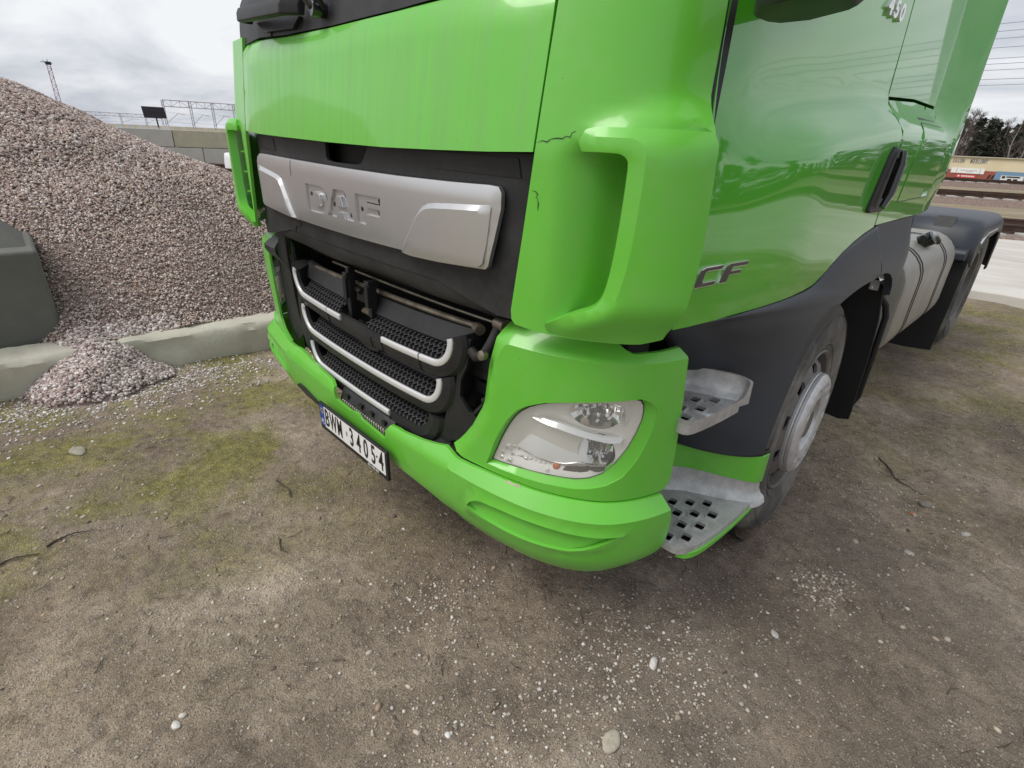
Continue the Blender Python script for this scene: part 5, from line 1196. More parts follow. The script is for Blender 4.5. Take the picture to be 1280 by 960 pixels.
def stones(name, pos, size, colr, TV, TF, flat=.65, smooth=False, upright=False, jit=.28):
    n = len(pos); k = len(TV)
    base = TV[None]*(1+jit*(RNG.random((n, k, 1))-.5)*2)
    sc = np.stack([.75+.6*RNG.random(n), .6+.5*RNG.random(n), flat*(.7+.6*RNG.random(n))], -1)
    base = base*sc[:, None]*size[:, None, None]
    a, b_ = RNG.random(n)*2*np.pi, (RNG.random(n)-.5)*(.7 if upright else 2.6)
    ca, sa, cb, sb = np.cos(a), np.sin(a), np.cos(b_), np.sin(b_)
    y2 = base[..., 1]*cb[:, None]-base[..., 2]*sb[:, None]; z2 = base[..., 1]*sb[:, None]+base[..., 2]*cb[:, None]; x2 = base[..., 0]
    V = np.stack([x2*ca[:, None]-y2*sa[:, None], x2*sa[:, None]+y2*ca[:, None], z2], -1)+pos[:, None]
    V = V.reshape(-1, 3); Ft = (TF[None]+(np.arange(n)*k)[:, None, None]).reshape(-1, 3)
    me = bpy.data.meshes.new(name); me.vertices.add(len(V)); me.vertices.foreach_set('co', V.ravel())
    me.loops.add(Ft.size); me.loops.foreach_set('vertex_index', Ft.ravel().astype(np.int32)); me.polygons.add(len(Ft))
    me.polygons.foreach_set('loop_start', np.arange(0, Ft.size, 3, dtype=np.int32)); me.polygons.foreach_set('loop_total', np.full(len(Ft), 3, np.int32)); me.update()
    ca_ = me.color_attributes.new('Col', 'FLOAT_COLOR', 'POINT')
    cc = np.concatenate([np.repeat(colr, k, 0), np.ones((n*k, 1))], 1); ca_.data.foreach_set('color', cc.astype(np.float32).ravel())
    if smooth: me.shade_smooth()
    return link_mesh(name, me, MT['stones'])
def palette(n, cols, wts, var=.18):
    c = np.array(cols)[RNG.choice(len(cols), n, p=np.array(wts)/sum(wts))]; return np.clip(c*(1+var*(RNG.random((n, 1))-.5)*2)*(1+.06*(RNG.random((n, 3))-.5)), 0, 1)
PILE_C = ([(.60, .52, .48), (.47, .37, .335), (.36, .265, .235), (.20, .14, .125), (.43, .33, .26), (.74, .68, .64)], [3.2, 4.4, 3.6, 1.8, 2.2, 1.0])
def pile_h(x, y):
    x, y = np.asarray(x, float), np.asarray(y, float)
    front_x = -2.28-.35*np.clip((-.62-y)/.28, 0, 3)
    h1 = .17+.60*(front_x-x); h2 = 2.00+.10*(x+4.9)-.56*(y+.8); h3 = 3.0+.5*(x+8.0)
    k = .12
    h = -k*np.log(np.exp(-h1/k)+np.exp(-np.clip(h2, -3, 9)/k)+np.exp(-np.clip(h3, -3, 9)/k))
    h = h+(fbm(x*.9, y*.9, 3, 31)-.5)*.16+(fbm(x*4, y*4, 3, 37)-.5)*.05
    h = np.where(x > -2.30, -1.0, h)
    sp = .25-.66*np.hypot((x+2.22)*1.0, (y+.56)*1.05)+(fbm(x*5, y*5, 3, 41)-.5)*.13      # spill through the gap between the kerb beams
    return np.maximum(h, sp)
PX, PY = np.arange(-9.5, -1.55, .05), np.arange(-4.5, 4.2, .05)
px_, py_ = np.meshgrid(PX, PY, indexing='ij'); pz_ = pile_h(px_, py_)
pile = tag(empty('gravel_pile', (-4.5, -.5, 0)), 'large pile of pinkish grey crushed stone spilling through a gap between kerb beams', 'gravel pile')
o = grid_mesh('pile_core', PX, PY, np.maximum(pz_-.012, -.05), mat('stone_dust', (.30, .225, .20), .95, var=.35, vscale=40), pile)
n = 210000
X_ = -1.9-5.6*RNG.random(n)**1.15; Y_ = -1.7+4.6*RNG.random(n)
Z_ = pile_h(X_, Y_); ok = Z_ > .012+ground_z(X_, Y_); X_, Y_, Z_ = X_[ok], Y_[ok], Z_[ok]
sz = .0062+.0082*RNG.random(len(X_))**2.2; sz *= 1+.20*np.clip(-X_-3, 0, 3)
o = stones('crushed_stone', np.stack([X_, Y_, Z_+.002], -1), sz*(.75+.5*fbm(X_*1.1, Y_*1.1, 3, 61)), palette(len(X_), *PILE_C)*(.72+.52*fbm(X_*.75, Y_*1.3, 4, 63))[:, None], OCT_V, OCT_F, .75); o.parent = pile; o.location = -pile.location; o['kind'] = 'stuff'
n = 9000                                               # denser, smaller stones on the near spill
a_ = RNG.random(n)*2*np.pi; r_0 = .50*np.sqrt(RNG.random(n)); X_, Y_ = -2.20+r_0*np.cos(a_)*.95, -.55+r_0*np.sin(a_)*1.0
Z_ = pile_h(X_, Y_); ok = (Z_ > .012*RNG.random(n)**2*2-.004) & (X_ > -2.42); X_, Y_, Z_ = X_[ok], Y_[ok], Z_[ok]
o = stones('crushed_stone', np.stack([X_, Y_, Z_+.004], -1), .0065+.008*RNG.random(len(X_))**1.6, palette(len(X_), [(.64, .56, .53), (.50, .41, .38), (.36, .275, .25), (.20, .15, .135), (.76, .71, .68)], [4, 4, 3, 2, 1.6]), ICO_V, ICO_F, .75); o.parent = pile; o.location = -pile.location; o['kind'] = 'stuff'
# pebbles scattered over the yard
PEB = ([(.52, .46, .38), (.44, .375, .30), (.36, .29, .225), (.24, .19, .15), (.14, .11, .09), (.42, .31, .22), (.58, .54, .48)], [2.2, 4.4, 4.8, 3.2, 1.8, 1.6, .8])
n = 100000
X_ = -2.6+5.6*RNG.random(n); Y_ = -1.6+6.4*RNG.random(n)**1.35
dens = fbm(X_*1.7, Y_*1.7, 4, 77); d2 = fbm(X_*6, Y_*6, 2, 78)
kp = RNG.random(n) < np.clip((dens-.38)*3.0, .05, 1)*np.clip((d2-.2)*1.6, .1, 1)
X_, Y_ = X_[kp], Y_[kp]; Z_ = ground_z(X_, Y_)
sz = .0018+.0036*RNG.random(len(X_))**2.4
o = stones('grit', np.stack([X_, Y_, Z_+sz*.2], -1), sz, palette(len(X_), *PEB), OCT_V, OCT_F, .7); o['kind'] = 'stuff'
n = 6500
X_ = -2.4+5.6*RNG.random(n); Y_ = -1.55+7.0*RNG.random(n)**1.3; dens = fbm(X_*1.5, Y_*1.5, 3, 79)
kp = RNG.random(n) < np.clip((dens-.40)*3.2, .04, 1); X_, Y_ = X_[kp], Y_[kp]; Z_ = ground_z(X_, Y_); sz = .0045+.008*RNG.random(len(X_))**2.6
o = stones('pebbles', np.stack([X_, Y_, Z_+sz*.05], -1), sz, palette(len(X_), *PEB), ICO_V, ICO_F, .62, smooth=False, upright=True, jit=.18); o['kind'] = 'stuff'
# gravel kicked up near the wheel and under the bumper
cl = []
for cx_, cy_, r0, k in ((1.50, 1.08, .10, 260), (.60, -.02, .16, 300), (1.12, .30, .16, 220), (1.30, .22, .25, 260), (1.05, -.32, .25, 420), (1.45, 1.95, .30, 300), (1.50, 2.7, .35, 260), (.25, -.60, .30, 260), (1.15, -.05, .28, 420), (1.30, .55, .25, 260)):
    q = RNG.normal(size=(k, 2))*r0*.6; cl.append(np.stack([cx_+q[:, 0], cy_+q[:, 1]*1.2], -1))
cl = np.concatenate(cl); Z_ = ground_z(cl[:, 0], cl[:, 1]); sz = .0024+.0042*RNG.random(len(cl))**2
o = stones('loose_gravel', np.stack([cl[:, 0], cl[:, 1], Z_+sz*.3], -1), sz, palette(len(cl), [(.56, .51, .45), (.46, .40, .34), (.34, .28, .23), (.62, .58, .53)], [3, 4, 3, 1.2]), ICO_V, ICO_F, .65, upright=True); o['kind'] = 'stuff'

def one_stone(x, y, l, w_, h, col, label, rot=0.0, seed=1):
    b = bmesh.new(); bmesh.ops.create_icosphere(b, subdivisions=3, radius=1)
    rs = random.Random(seed); ph = [rs.random()*6 for _ in range(6)]
    for v in b.verts:
        c = v.co; k = 1+.13*math.sin(c.x*2.3+ph[0])*math.cos(c.y*2.7+ph[1])+.08*math.sin(c.z*4+c.x*3+ph[2])+.04*math.sin(c.y*7+ph[3])*math.sin(c.x*6+ph[4])
        v.co = Vector((c.x*l*k, c.y*w_*k, c.z*h*k))
    me = bpy.data.meshes.new('stone'); b.to_mesh(me); b.free(); me.shade_smooth()
    o = link_mesh('stone', me, mat('stone_'+str(seed), col, .85, var=.2, vscale=60, bump=.5, bscale=150)); o.location = (x, y, float(ground_z(x, y))+h*.35); o.rotation_euler = (0, 0, rot)
    return tag(o, label, 'stone')
one_stone(1.245, .335, .022, .012, .012, (.62, .58, .54), 'whitish knobbly stone lying on the dirt below the bumper corner', 1.9, 1)
one_stone(1.30, .04, .036, .022, .010, (.40, .36, .29), 'flat beige stone half sunk in grit in front of the bumper', 1.7, 2)
one_stone(1.462, .73, .017, .010, .006, (.44, .42, .38), 'flat grey elongated stone on bare dirt', -.6, 3)
one_stone(1.64, 2.04, .030, .022, .015, (.24, .22, .19), 'dark grey stone next to the end of the curved twig', .4, 4)
one_stone(1.615, 1.91, .014, .010, .006, (.42, .17, .09), 'small orange brick chip on the dirt', .9, 5)
one_stone(.48, -.81, .014, .010, .007, (.62, .60, .56), 'white pebble in the foreground, larger of a close pair', .3, 6)
one_stone(.463, -.79, .010, .008, .006, (.60, .55, .48), 'cream pebble in the foreground, smaller of a close pair', .8, 7)
one_stone(.99, -.28, .010, .008, .006, (.66, .65, .62), 'clean white pebble alone on brown sand near the picture bottom', .2, 8)
one_stone(1.67, 1.57, .020, .014, .008, (.40, .37, .33), 'pale flat stone on bare dirt beside the mossy patch', .1, 9)
one_stone(1.81, 1.91, .018, .012, .009, (.46, .44, .40), 'light grey stone on the moss at the right edge', .5, 10)
def twig(pts, r, label):
    P = []
    for i, (x, y) in enumerate(pts): P.append((x, y, float(ground_z(x, y))+r*.9+.003*(i % 2)))
    P = catmull(P, 6); rq = random.Random(len(label)); P = [(x+rq.uniform(-.003, .003), y+rq.uniform(-.003, .003), z) for x, y, z in P]
    mb = MB(); mb.tube(P, [r*.72*(1-.6*i/(len(P)-1))*rq.uniform(.85, 1.2) for i in range(len(P))], 6)
    k = len(P)//2; q = P[k]; mb.tube([q, (q[0]+.025, q[1]+.012, q[2]+.006), (q[0]+.045, q[1]+.028, q[2]+.004)], [r*.35, r*.25, r*.12], 5)
    return tag(mb.done('twig', MT['twig']), label, 'twig')
twig([(1.37, 2.37), (1.44, 2.28), (1.49, 2.19), (1.56, 2.15), (1.61, 2.14)], .0055, 'thin dark curved twig on bare dirt beside the truck')
twig([(-.44, -.18), (-.35, -.165), (-.29, -.18)], .006, 'short dark stick lying in front of the number plate')
twig([(-.57, -.99), (-.59, -.92), (-.58, -.86)], .006, 'brown stick on mossy ground at the left edge')
twig([(-.55, -1.14), (-.56, -1.08), (-.54, -1.01)], .006, 'dark stick cut off by the left picture edge')
twig([(-.07, -.315), (-.01, -.335), (.03, -.325)], .004, 'thin bent twig on sand left of the bumper')
one_stone(-1.30, -.81, .05, .03, .012, (.30, .28, .22), 'flat grey stone slab on the mossy ground near the kerb', .3, 11)

# bits of straw and bark, far too many to count
n = 900; mb = MB()
rs = random.Random(3)
for i in range(n):
    x, y = rs.uniform(-2.0, 2.8), rs.uniform(-1.5, 3.6)
    if fbm(np.array([x*1.3]), np.array([y*1.3]), 3, 55)[0] < .47: continue
    a = rs.uniform(0, 3.14); l = rs.uniform(.008, .032); w_ = rs.uniform(.0007, .0017); z = float(ground_z(x, y))+.003; c, s_ = math.cos(a)*l, math.sin(a)*l
    b_ = rs.uniform(-.4, .4)*l
    P = [(x-c, y-s_, z), (x-s_*b_/l, y+c*b_/l, z+.003), (x+c, y+s_, z+.001)]; mb.tube(P, [w_, w_, w_*.5], 4, cap=False)
tag(mb.done('litter', MT['twig'], smooth=False), kind='stuff')
# stray stones round the foot of the spill and along the kerb
n = 2600; X_ = -2.15+RNG.normal(size=n)*.28; X_ = np.where(X_ < -2.3, -2.3+RNG.random(n)*.5, X_); Y_ = -.5+RNG.normal(size=n)*.38
k2 = 1500; X_ = np.concatenate([X_, -1.98+RNG.random(k2)**2.5*.5]); Y_ = np.concatenate([Y_, -1.1+RNG.random(k2)*2.6])
ok = pile_h(X_, Y_) < ground_z(X_, Y_)+.03; X_, Y_ = X_[ok], Y_[ok]; sz = .004+.006*RNG.random(len(X_))**2
o = stones('stray_gravel', np.stack([X_, Y_, ground_z(X_, Y_)+sz*.3], -1), sz, palette(len(X_), [(.66, .62, .60), (.48, .42, .40), (.34, .28, .26), (.76, .74, .72)], [4, 3, 2, 2]), ICO_V, ICO_F, .65, upright=True); o['kind'] = 'stuff'

# ---- concrete kerb beams
def beam(p0, p1, w_, h, zb, label, seed, wave=.018):
    a, b = Vector((*p0, 0)), Vector((*p1, 0)); L = (b-a).length; t = (b-a)/L; nn = Vector((t.y, -t.x, 0)); k = int(L/.04); sec = [(-w_/2, 0), (-w_/2+.01, h-.02), (-w_/2+.03, h), (-.02, h+.004), (w_/2-.035, h-.002), (w_/2-.012, h-.016), (w_/2, h-.05), (w_/2+.005, h*.5), (w_/2+.008, 0)]
    V = []; m_ = len(sec)
    for i in range(k+1):
        u = L*i/k; e = min(i, k-i); rnd = -.016 if e == 0 else 0
        for j, (x, z) in enumerate(sec):
            nz = (vnoise(np.array([u*5+seed*7]), np.array([j*1.7+seed]))[0]-.5)*2*wave; n2 = (vnoise(np.array([u*22+seed*7]), np.array([j*3.1+seed]))[0]-.5)*2*wave*.45
            p = a+t*u+nn*(x+(nz+n2)*(1 if z > .01 else .4)); V.append((p.x, p.y, zb+z+((nz*.5+n2) if z > .05 else 0)+(rnd if z > .05 else 0)))
    F = [(i*m_+j, i*m_+j+1, (i+1)*m_+j+1, (i+1)*m_+j) for i in range(k) for j in range(m_-1)]+[tuple(range(m_)), tuple(k*m_+j for j in range(m_))]
    return tag(finish('kerb_beam', V, F, MT['concrete'], None, angle=45), label, 'kerb beam')
beam((-2.33, -.46), (-2.15, 2.6), .27, .225, -.03, 'pale concrete kerb beam between the gravel pile and the truck', 1)
beam((-2.42, -3.0), (-2.36, -.63), .27, .235, -.03, 'mossy concrete kerb beam below the big grey concrete block', 2, .02)

# ---- concrete blocks with studs
def lego(name_m, c, h, t, studs, label, group, m, bev=.02):
    """c: middle of the base, h: half sizes along t, across, and full height"""
    b = tag(empty('concrete_block', c), label, 'concrete block', group)
    t = Vector((*t, 0)).normalized(); nn = Vector((t.y, -t.x, 0)); A = (t, nn, Vector((0, 0, 1)))
    mb = MB(); mb.box((0, 0, h[2]/2), (h[0], h[1], h[2]/2), A); o = mb.done('block_body', m, b, bevel=bev, loc=(0, 0, 0))
    for s in studs:
        r0, r1, hh = s[2], s[2]*.62, s[3]; V = []
        for q, z in ((r0, h[2]-.004), (r1, h[2]+hh)):
            for i, j in ((-1, -1), (1, -1), (1, 1), (-1, 1)): V.append(t*(s[0]+q*i)+nn*(s[1]+q*j)+Vector((0, 0, z)))
        finish('stud', V, [(0, 1, 2, 3), (4, 5, 6, 7)]+[(i, (i+1) % 4, 4+(i+1) % 4, 4+i) for i in range(4)], m, b, smooth=False, bevel=.008, loc=(0, 0, 0))
    return b
lego('b', (-2.95, -1.46, .15), (.80, .40, .60), (.03, 1), [(.46, -.06, .30, .13), (-.34, -.06, .30, .13)], 'dark grey stacking block with a stud on top beside the gravel pile', None, MT['concrete_dark'], .025)
WD = Vector((.30, .954)); WO = Vector((-25.6, 5.55))
def wallblock(u0, u1, z0, h, studs, label, m):
    c = WO+WD*((u0+u1)/2); k = int(round((u1-u0)/.4))
    st_ = [(-(u1-u0)/2+.2+.4*i, .0, .155, .13) for i in range(k)] if studs else []
    return lego('w', (c.x, c.y, z0), ((u1-u0)/2-.012, .3, h-.012), WD, st_, label, 'blocks of the distant concrete wall', m, .02)
MT['concrete_far2'] = mat('pale_grey_concrete', (.44, .43, .40), .85, base2=(.50, .49, .46), vscale=1.5)
wallblock(-2.4, .0, .58, .66, True, 'pale grey block in the top row of the distant wall, partly behind the gravel', MT['concrete_far2'])
wallblock(.0, 2.4, .58, .66, True, 'yellowish block in the top row of the distant wall, below the steel gantry', MT['concrete_far'])
wallblock(2.4, 4.8, .58, .66, True, 'block in the top row of the distant wall, hidden behind the truck corner', MT['concrete_far'])
for a_0, l_ in ((-1.4, 'lower row block of the distant wall behind the gravel ridge'), (1.0, 'lower row block of the distant wall left of the truck corner'), (3.4, 'lower row block of the distant wall, hidden behind the truck corner')): wallblock(a_0, a_0+2.4, -.08, .655, False, l_, MT['concrete_far2'])
# white sack by the wall
b = bmesh.new(); bmesh.ops.create_cube(b, size=1); bmesh.ops.subdivide_edges(b, edges=b.edges, cuts=4, use_grid_fill=True)
for v in b.verts:
    c = v.co.copy(); k = 1+.18*(.5-abs(c.z)); v.co = Vector((c.x*.8*k, c.y*.8*k, (c.z+.5)*.72+.03*math.sin(c.x*9)*math.cos(c.y*8)))
me = bpy.data.meshes.new('bulk_sack'); b.to_mesh(me); b.free(); me.shade_smooth()
o = link_mesh('bulk_sack', me, mat('white_fabric', (.74, .75, .78), .7)); o.location = (-16.8, 5.28, 0); tag(o, 'white bulk sack standing in front of the distant concrete wall', 'sack')

# ---- dark panel on a post, steel gantries, mast
def polar(az, D, z=0.0): return Vector((1.7147+D*math.sin(R(az)), -.811+D*math.cos(R(az)), z))
bd = tag(empty('panel_sign', polar(-77.75, 33)), 'dark rectangular panel on a thin post above the concrete wall', 'sign')
p0 = polar(-77.75, 33); e_ = Vector((math.cos(R(-77.75)), -math.sin(R(-77.75)), 0))
mb = MB(); mb.bar(p0, p0+Vector((0, 0, 1.75))+e_*-.06, .055); mb.done('post', MT['plastic'], bd)
mb = MB(); mb.box(p0+Vector((0, 0, 1.90))-e_*.10, (.46, .03, .24), (e_, Vector((e_.y, -e_.x, 0)), Vector((-.08*e_.x, -.08*e_.y, 1)))); bp_ = mb.done('board', mat('dark_violet_panel', (.025, .018, .03), .4), bd, bevel=.01)
mb = MB(); mb.box(p0+Vector((0, 0, 1.90))-e_*.10, (.46, .034, .008), (e_, Vector((e_.y, -e_.x, 0)), Vector((0, 0, 1)))); mb.done('rail', MT['black'], bp_)
def gantry(azs, D, ztop, depth, label, wires_):
    g_ = tag(empty('railway_gantry', polar(azs[0], D)), label, 'gantry', None)
    P = [polar(a, D/math.cos(R(a-azs[0]))*1.0) for a in azs]; up = Vector((0, 0, 1)); a, b_ = P[0], P[-1]; L = (b_-a).length; t = (b_-a)/L
    for p in P:
        mb = MB()
        for s in (-.25, .25): mb.bar(p+t*s, p+t*s+up*ztop, .16)
        for k in range(8): mb.bar(p+t*(-.25 if k % 2 else .25)+up*ztop*k/8, p+t*(.25 if k % 2 else -.25)+up*ztop*(k+1)/8, .07)
        mb.done('post', MT['steel_far'], g_, smooth=False)
    mb = MB(); mb.bar(a+up*ztop, b_+up*ztop, .2); mb.bar(a+up*(ztop-depth), b_+up*(ztop-depth), .2); k = int(L/(depth*1.3))
    for i in range(k): 
        p, q = a+t*(L*i/k), a+t*(L*(i+1)/k); mb.bar(p+up*ztop, p+up*(ztop-depth), .1); mb.bar(p+up*(ztop-depth if i % 2 else ztop), q+up*(ztop if i % 2 else ztop-depth), .1)
    mb.done('truss', MT['steel_far'], g_, smooth=False)
    mb = MB()
    for i in range(len(P)-1):
        m_ = (P[i]+P[i+1])/2; mb.bar(P[i]+up*(ztop*.18), m_+up*(ztop*.56), .12); mb.bar(m_+up*(ztop*.56), m_+t*(L*.05)+up*(ztop*.52), .1); mb.bar(P[i]+up*(ztop*.60), P[i+1]+up*(ztop*.52), .05); mb.bar(P[i]+up*(ztop*.25), P[i+1]+up*(ztop*.22), .05)
    mb.done('catenary_arm', MT['steel_far'], g_, smooth=False)
    return g_
gantry((-77.18, -75.2, -73.55, -71.9, -70.0, -68.0), 190, 7.15, 1.55, 'long grey steel lattice gantry over the railway behind the concrete wall', 0)
gantry((-84.6, -82.5, -80.3, -78.6, -77.45), 300, 4.3, 1.2, 'smaller faint steel gantry left of the long one', 0)
ms = tag(empty('lattice_mast', polar(-84.0, 95)), 'tall pink grey lattice mast rising behind the gravel pile', 'mast'); p0 = polar(-84.0, 95); up = Vector((0, 0, 1))
mb = MB()
e1, e2 = Vector((math.cos(R(-84)), -math.sin(R(-84)), 0)), Vector((math.sin(R(-84)), math.cos(R(-84)), 0)); H_ = 7.4
for sx_, sy_ in ((-1, -1), (1, -1), (1, 1), (-1, 1)): mb.bar(p0+(e1*sx_+e2*sy_)*.26, p0+(e1*sx_+e2*sy_)*.17+up*H_, .07)
for k in range(16):
    z0, z1 = H_*k/16, H_*(k+1)/16; s = 1 if k % 2 else -1
    mb.bar(p0+e1*.24*s-e2*.24+up*z0, p0-e1*.24*s-e2*.24+up*z1, .045); mb.bar(p0+e1*.22-e2*.22+up*z1, p0-e1*.22-e2*.22+up*z1, .045); mb.bar(p0+e1*.24*s+e2*.24+up*z0, p0-e1*.24*s+e2*.24+up*z1, .045)
mb.done('lattice', MT['mast'], ms, smooth=False)
mb = MB(); mb.box(p0+up*(H_+.12), (.28, .28, .16)); mb.bar(p0-e1*.7+up*(H_+.22), p0+e1*.45+up*(H_+.16), .06); mb.bar(p0+up*H_, p0+up*(H_+.55), .06); mb.bar(p0-e1*.3+up*(H_+.2), p0-e1*.45+up*(H_+.42), .05); mb.done('head', MT['plastic'], ms, smooth=False)

# ---- concrete road behind the truck
V = [(-6, 7.5), (-2, 7.46), (.6, 7.44), (1.0, 7.40), (1.35, 7.46), (1.8, 7.42), (3, 7.45), (40, 7.6), (40, 35), (1.5, 15.2), (-6, 10.4)]
sm = mat('worn_concrete_road', (.42, .385, .33), .85, base2=(.55, .52, .46), vscale=.7, stretch=(.4, 1.5, 1), dust=.8, dscale=1.2, dustcol=(.70, .69, .67), bump=.4, bscale=30)
mb = MB(); mb.prism(V, lambda x, y, h: (x, y, h), -.1, .095); tag(mb.done('concrete_road', sm, None, bevel=.02), kind='structure')
rs = random.Random(4)
mb = MB()
# ---- railway tracks
TD = Vector((.866, .5, 0)); TN = Vector((-.5, .866, 0))
def track(q, z, label, span=55):
    tr = tag(empty('railway_track', (TN*q)), label, 'railway track', None)
    c = TN*q; sec = [(-.075, 0), (-.075, .012), (-.012, .03), (-.012, .115), (-.036, .125), (-.036, .16), (.036, .16), (.036, .125), (.012, .115), (.012, .03), (.075, .012), (.075, 0)]
    for s in (-.7525, .7525):
        mb = MB(); mb.sweep(sec, [(lambda a, b, u=u: c+TD*u+TN*(s+a)+Vector((0, 0, z+b))) for u in (-span, span)]); mb.done('rail', MT['rustrail'], tr, smooth=False)
    bl = mat('brown_ballast', (.16, .115, .095), .9, base2=(.26, .20, .17), vscale=14, bump=.8, bscale=20)
    mb = MB(); mb.sweep([(-2.2, -.4), (-1.45, z-.02), (1.45, z-.02), (2.2, -.4)], [(lambda a, b, u=u: c+TD*u+TN*a+Vector((0, 0, b))) for u in (-span, span)]); mb.done('ballast', bl, tr, smooth=False)
    proto = None
    for i in range(-20, 34):
        if proto is None:
            mb = MB(); mb.box((0, 0, 0), (.13, 1.3, .09), (TD, TN, Vector((0, 0, 1)))); proto = mb.done('sleeper', MT['concrete_far2'], tr, smooth=False, loc=TD*(i*.62)+Vector((0, 0, z-.075)))
        else:
            s = proto.copy(); COL.objects.link(s); s.parent = tr; s.location = TD*(i*.62)+Vector((0, 0, z-.075))
    return tr
track(13.0, .16, 'rusty railway track nearest to the truck')
track(24.6, .24, 'middle railway track with pale sleepers in brown ballast')
track(41.5, .30, 'farthest railway track in front of the long low building')

# ---- long low building
FY = 98.0
bl = tag(empty('building', (-6, FY, -2.7)), 'long low cream building with red and blue lower wall beyond the railway', 'building')
bx = lambda az: 1.7147+(FY+.811)*math.tan(R(az))
def slab(name, a0, a1, z0, z1, m, d0=0.0, d1=.06, p=bl):
    mb = MB(); mb.box(((a0+a1)/2, FY-(d0+d1)/2, (z0+z1)/2), ((a1-a0)/2, (d1-d0)/2, (z1-z0)/2)); return mb.done(name, m, p, smooth=False)
MT['cream'] = mat('cream_render', (.62, .54, .36), .85, base2=(.68, .60, .42), vscale=.4); MT['bred'] = mat('dull_red_render', (.26, .075, .05), .8, base2=(.31, .095, .065), vscale=.5); MT['bblue'] = mat('blue_render', (.16, .27, .40), .8)
mb = MB(); mb.box((-24, FY+6, -.45), (29, 6, 2.45)); mb.done('wall', MT['cream'], bl, smooth=False)
slab('wall_band', -50, bx(-6.0), -3.0, .36, MT['bred'], .0, .05); slab('wall_band', bx(-6.0), 4.9, -3.0, .42, MT['bblue'], .0, .06)
slab('roof_edge', -52, 5.1, 1.98, 2.08, mat('roof_flashing', (.5, .47, .38), .6), -.1, .25)
bn = slab('banner', bx(-8.78), bx(-6.70), -.06, .62, MT['white'], .06, .12)
bgm = mat('banner_print', (.45, .44, .44), .7)
slab('banner_side', bx(-8.45), bx(-8.40), -.04, .58, bgm, .12, .125, bn); slab('banner_side', bx(-7.0), bx(-6.95), -.04, .58, bgm, .12, .125, bn)
for z0, a0, a1 in ((.27, -8.2, -7.75), (.27, -7.68, -7.15), (.12, -7.8, -7.4)): slab('banner_line', bx(a0), bx(a1), z0, z0+.09, bgm, .12, .125, bn)
rs_ = slab('red_strip', bx(-8.40), bx(-7.10), -.62, -.20, mat('bright_red', (.55, .05, .05), .6), .06, .10)
slab('strip_print', bx(-8.25), bx(-8.13), -.50, -.32, MT['white'], .10, .105, rs_)
for k in range(8): slab('strip_print', bx(-8.02+.105*k), bx(-7.95+.105*k), -.50, -.32, MT['white'], .10, .105, rs_)
wn = slab('window_front', bx(-5.62), bx(-4.3), -1.4, -.06, mat('shop_white', (.7, .7, .7), .6), .07, .12)
slab('window', bx(-5.55), bx(-5.36), -.40, -.12, MT['glass_dark'], .12, .14, wn); slab('window', bx(-5.30), bx(-4.5), -.28, -.12, MT['glass_dark'], .12, .14, wn); slab('window', bx(-5.2), bx(-4.95), -.8, -.42, MT['glass_dark'], .12, .14, wn); slab('window', bx(-4.85), bx(-4.6), -.8, -.42, MT['glass_dark'], .12, .14, wn)
for a0, a1 in ((-6.45, -6.25), (-6.22, -6.05)): 
    mb = MB(); mb.prism([(bx(a0), -.55), (bx(a0)+.28, -.55), (bx(a0)+.40, -.05), (bx(a0)+.18, -.1)], lambda x, z, h: (x, FY-.05-h, z), 0, .02); mb.done('painted_mark', MT['plastic'], bl, smooth=False)
mt_ = mat('grey_letters', (.20, .21, .24), .5)
for word, a0, a1 in (('SALON', -8.92, -8.15), ('MEBLOWY', -7.80, -6.72)):
    st_ = (bx(a1)-bx(a0))/len(word)
    for i, ch in enumerate(word): text_mesh('letter', ch, .72, mt_, bl, lambda x, y, h, i=i, a0=a0, st_=st_: (bx(a0)+st_*(i+.5)+x, FY-.001-h, 1.48+y), .05, sx=.44, bold=.02)

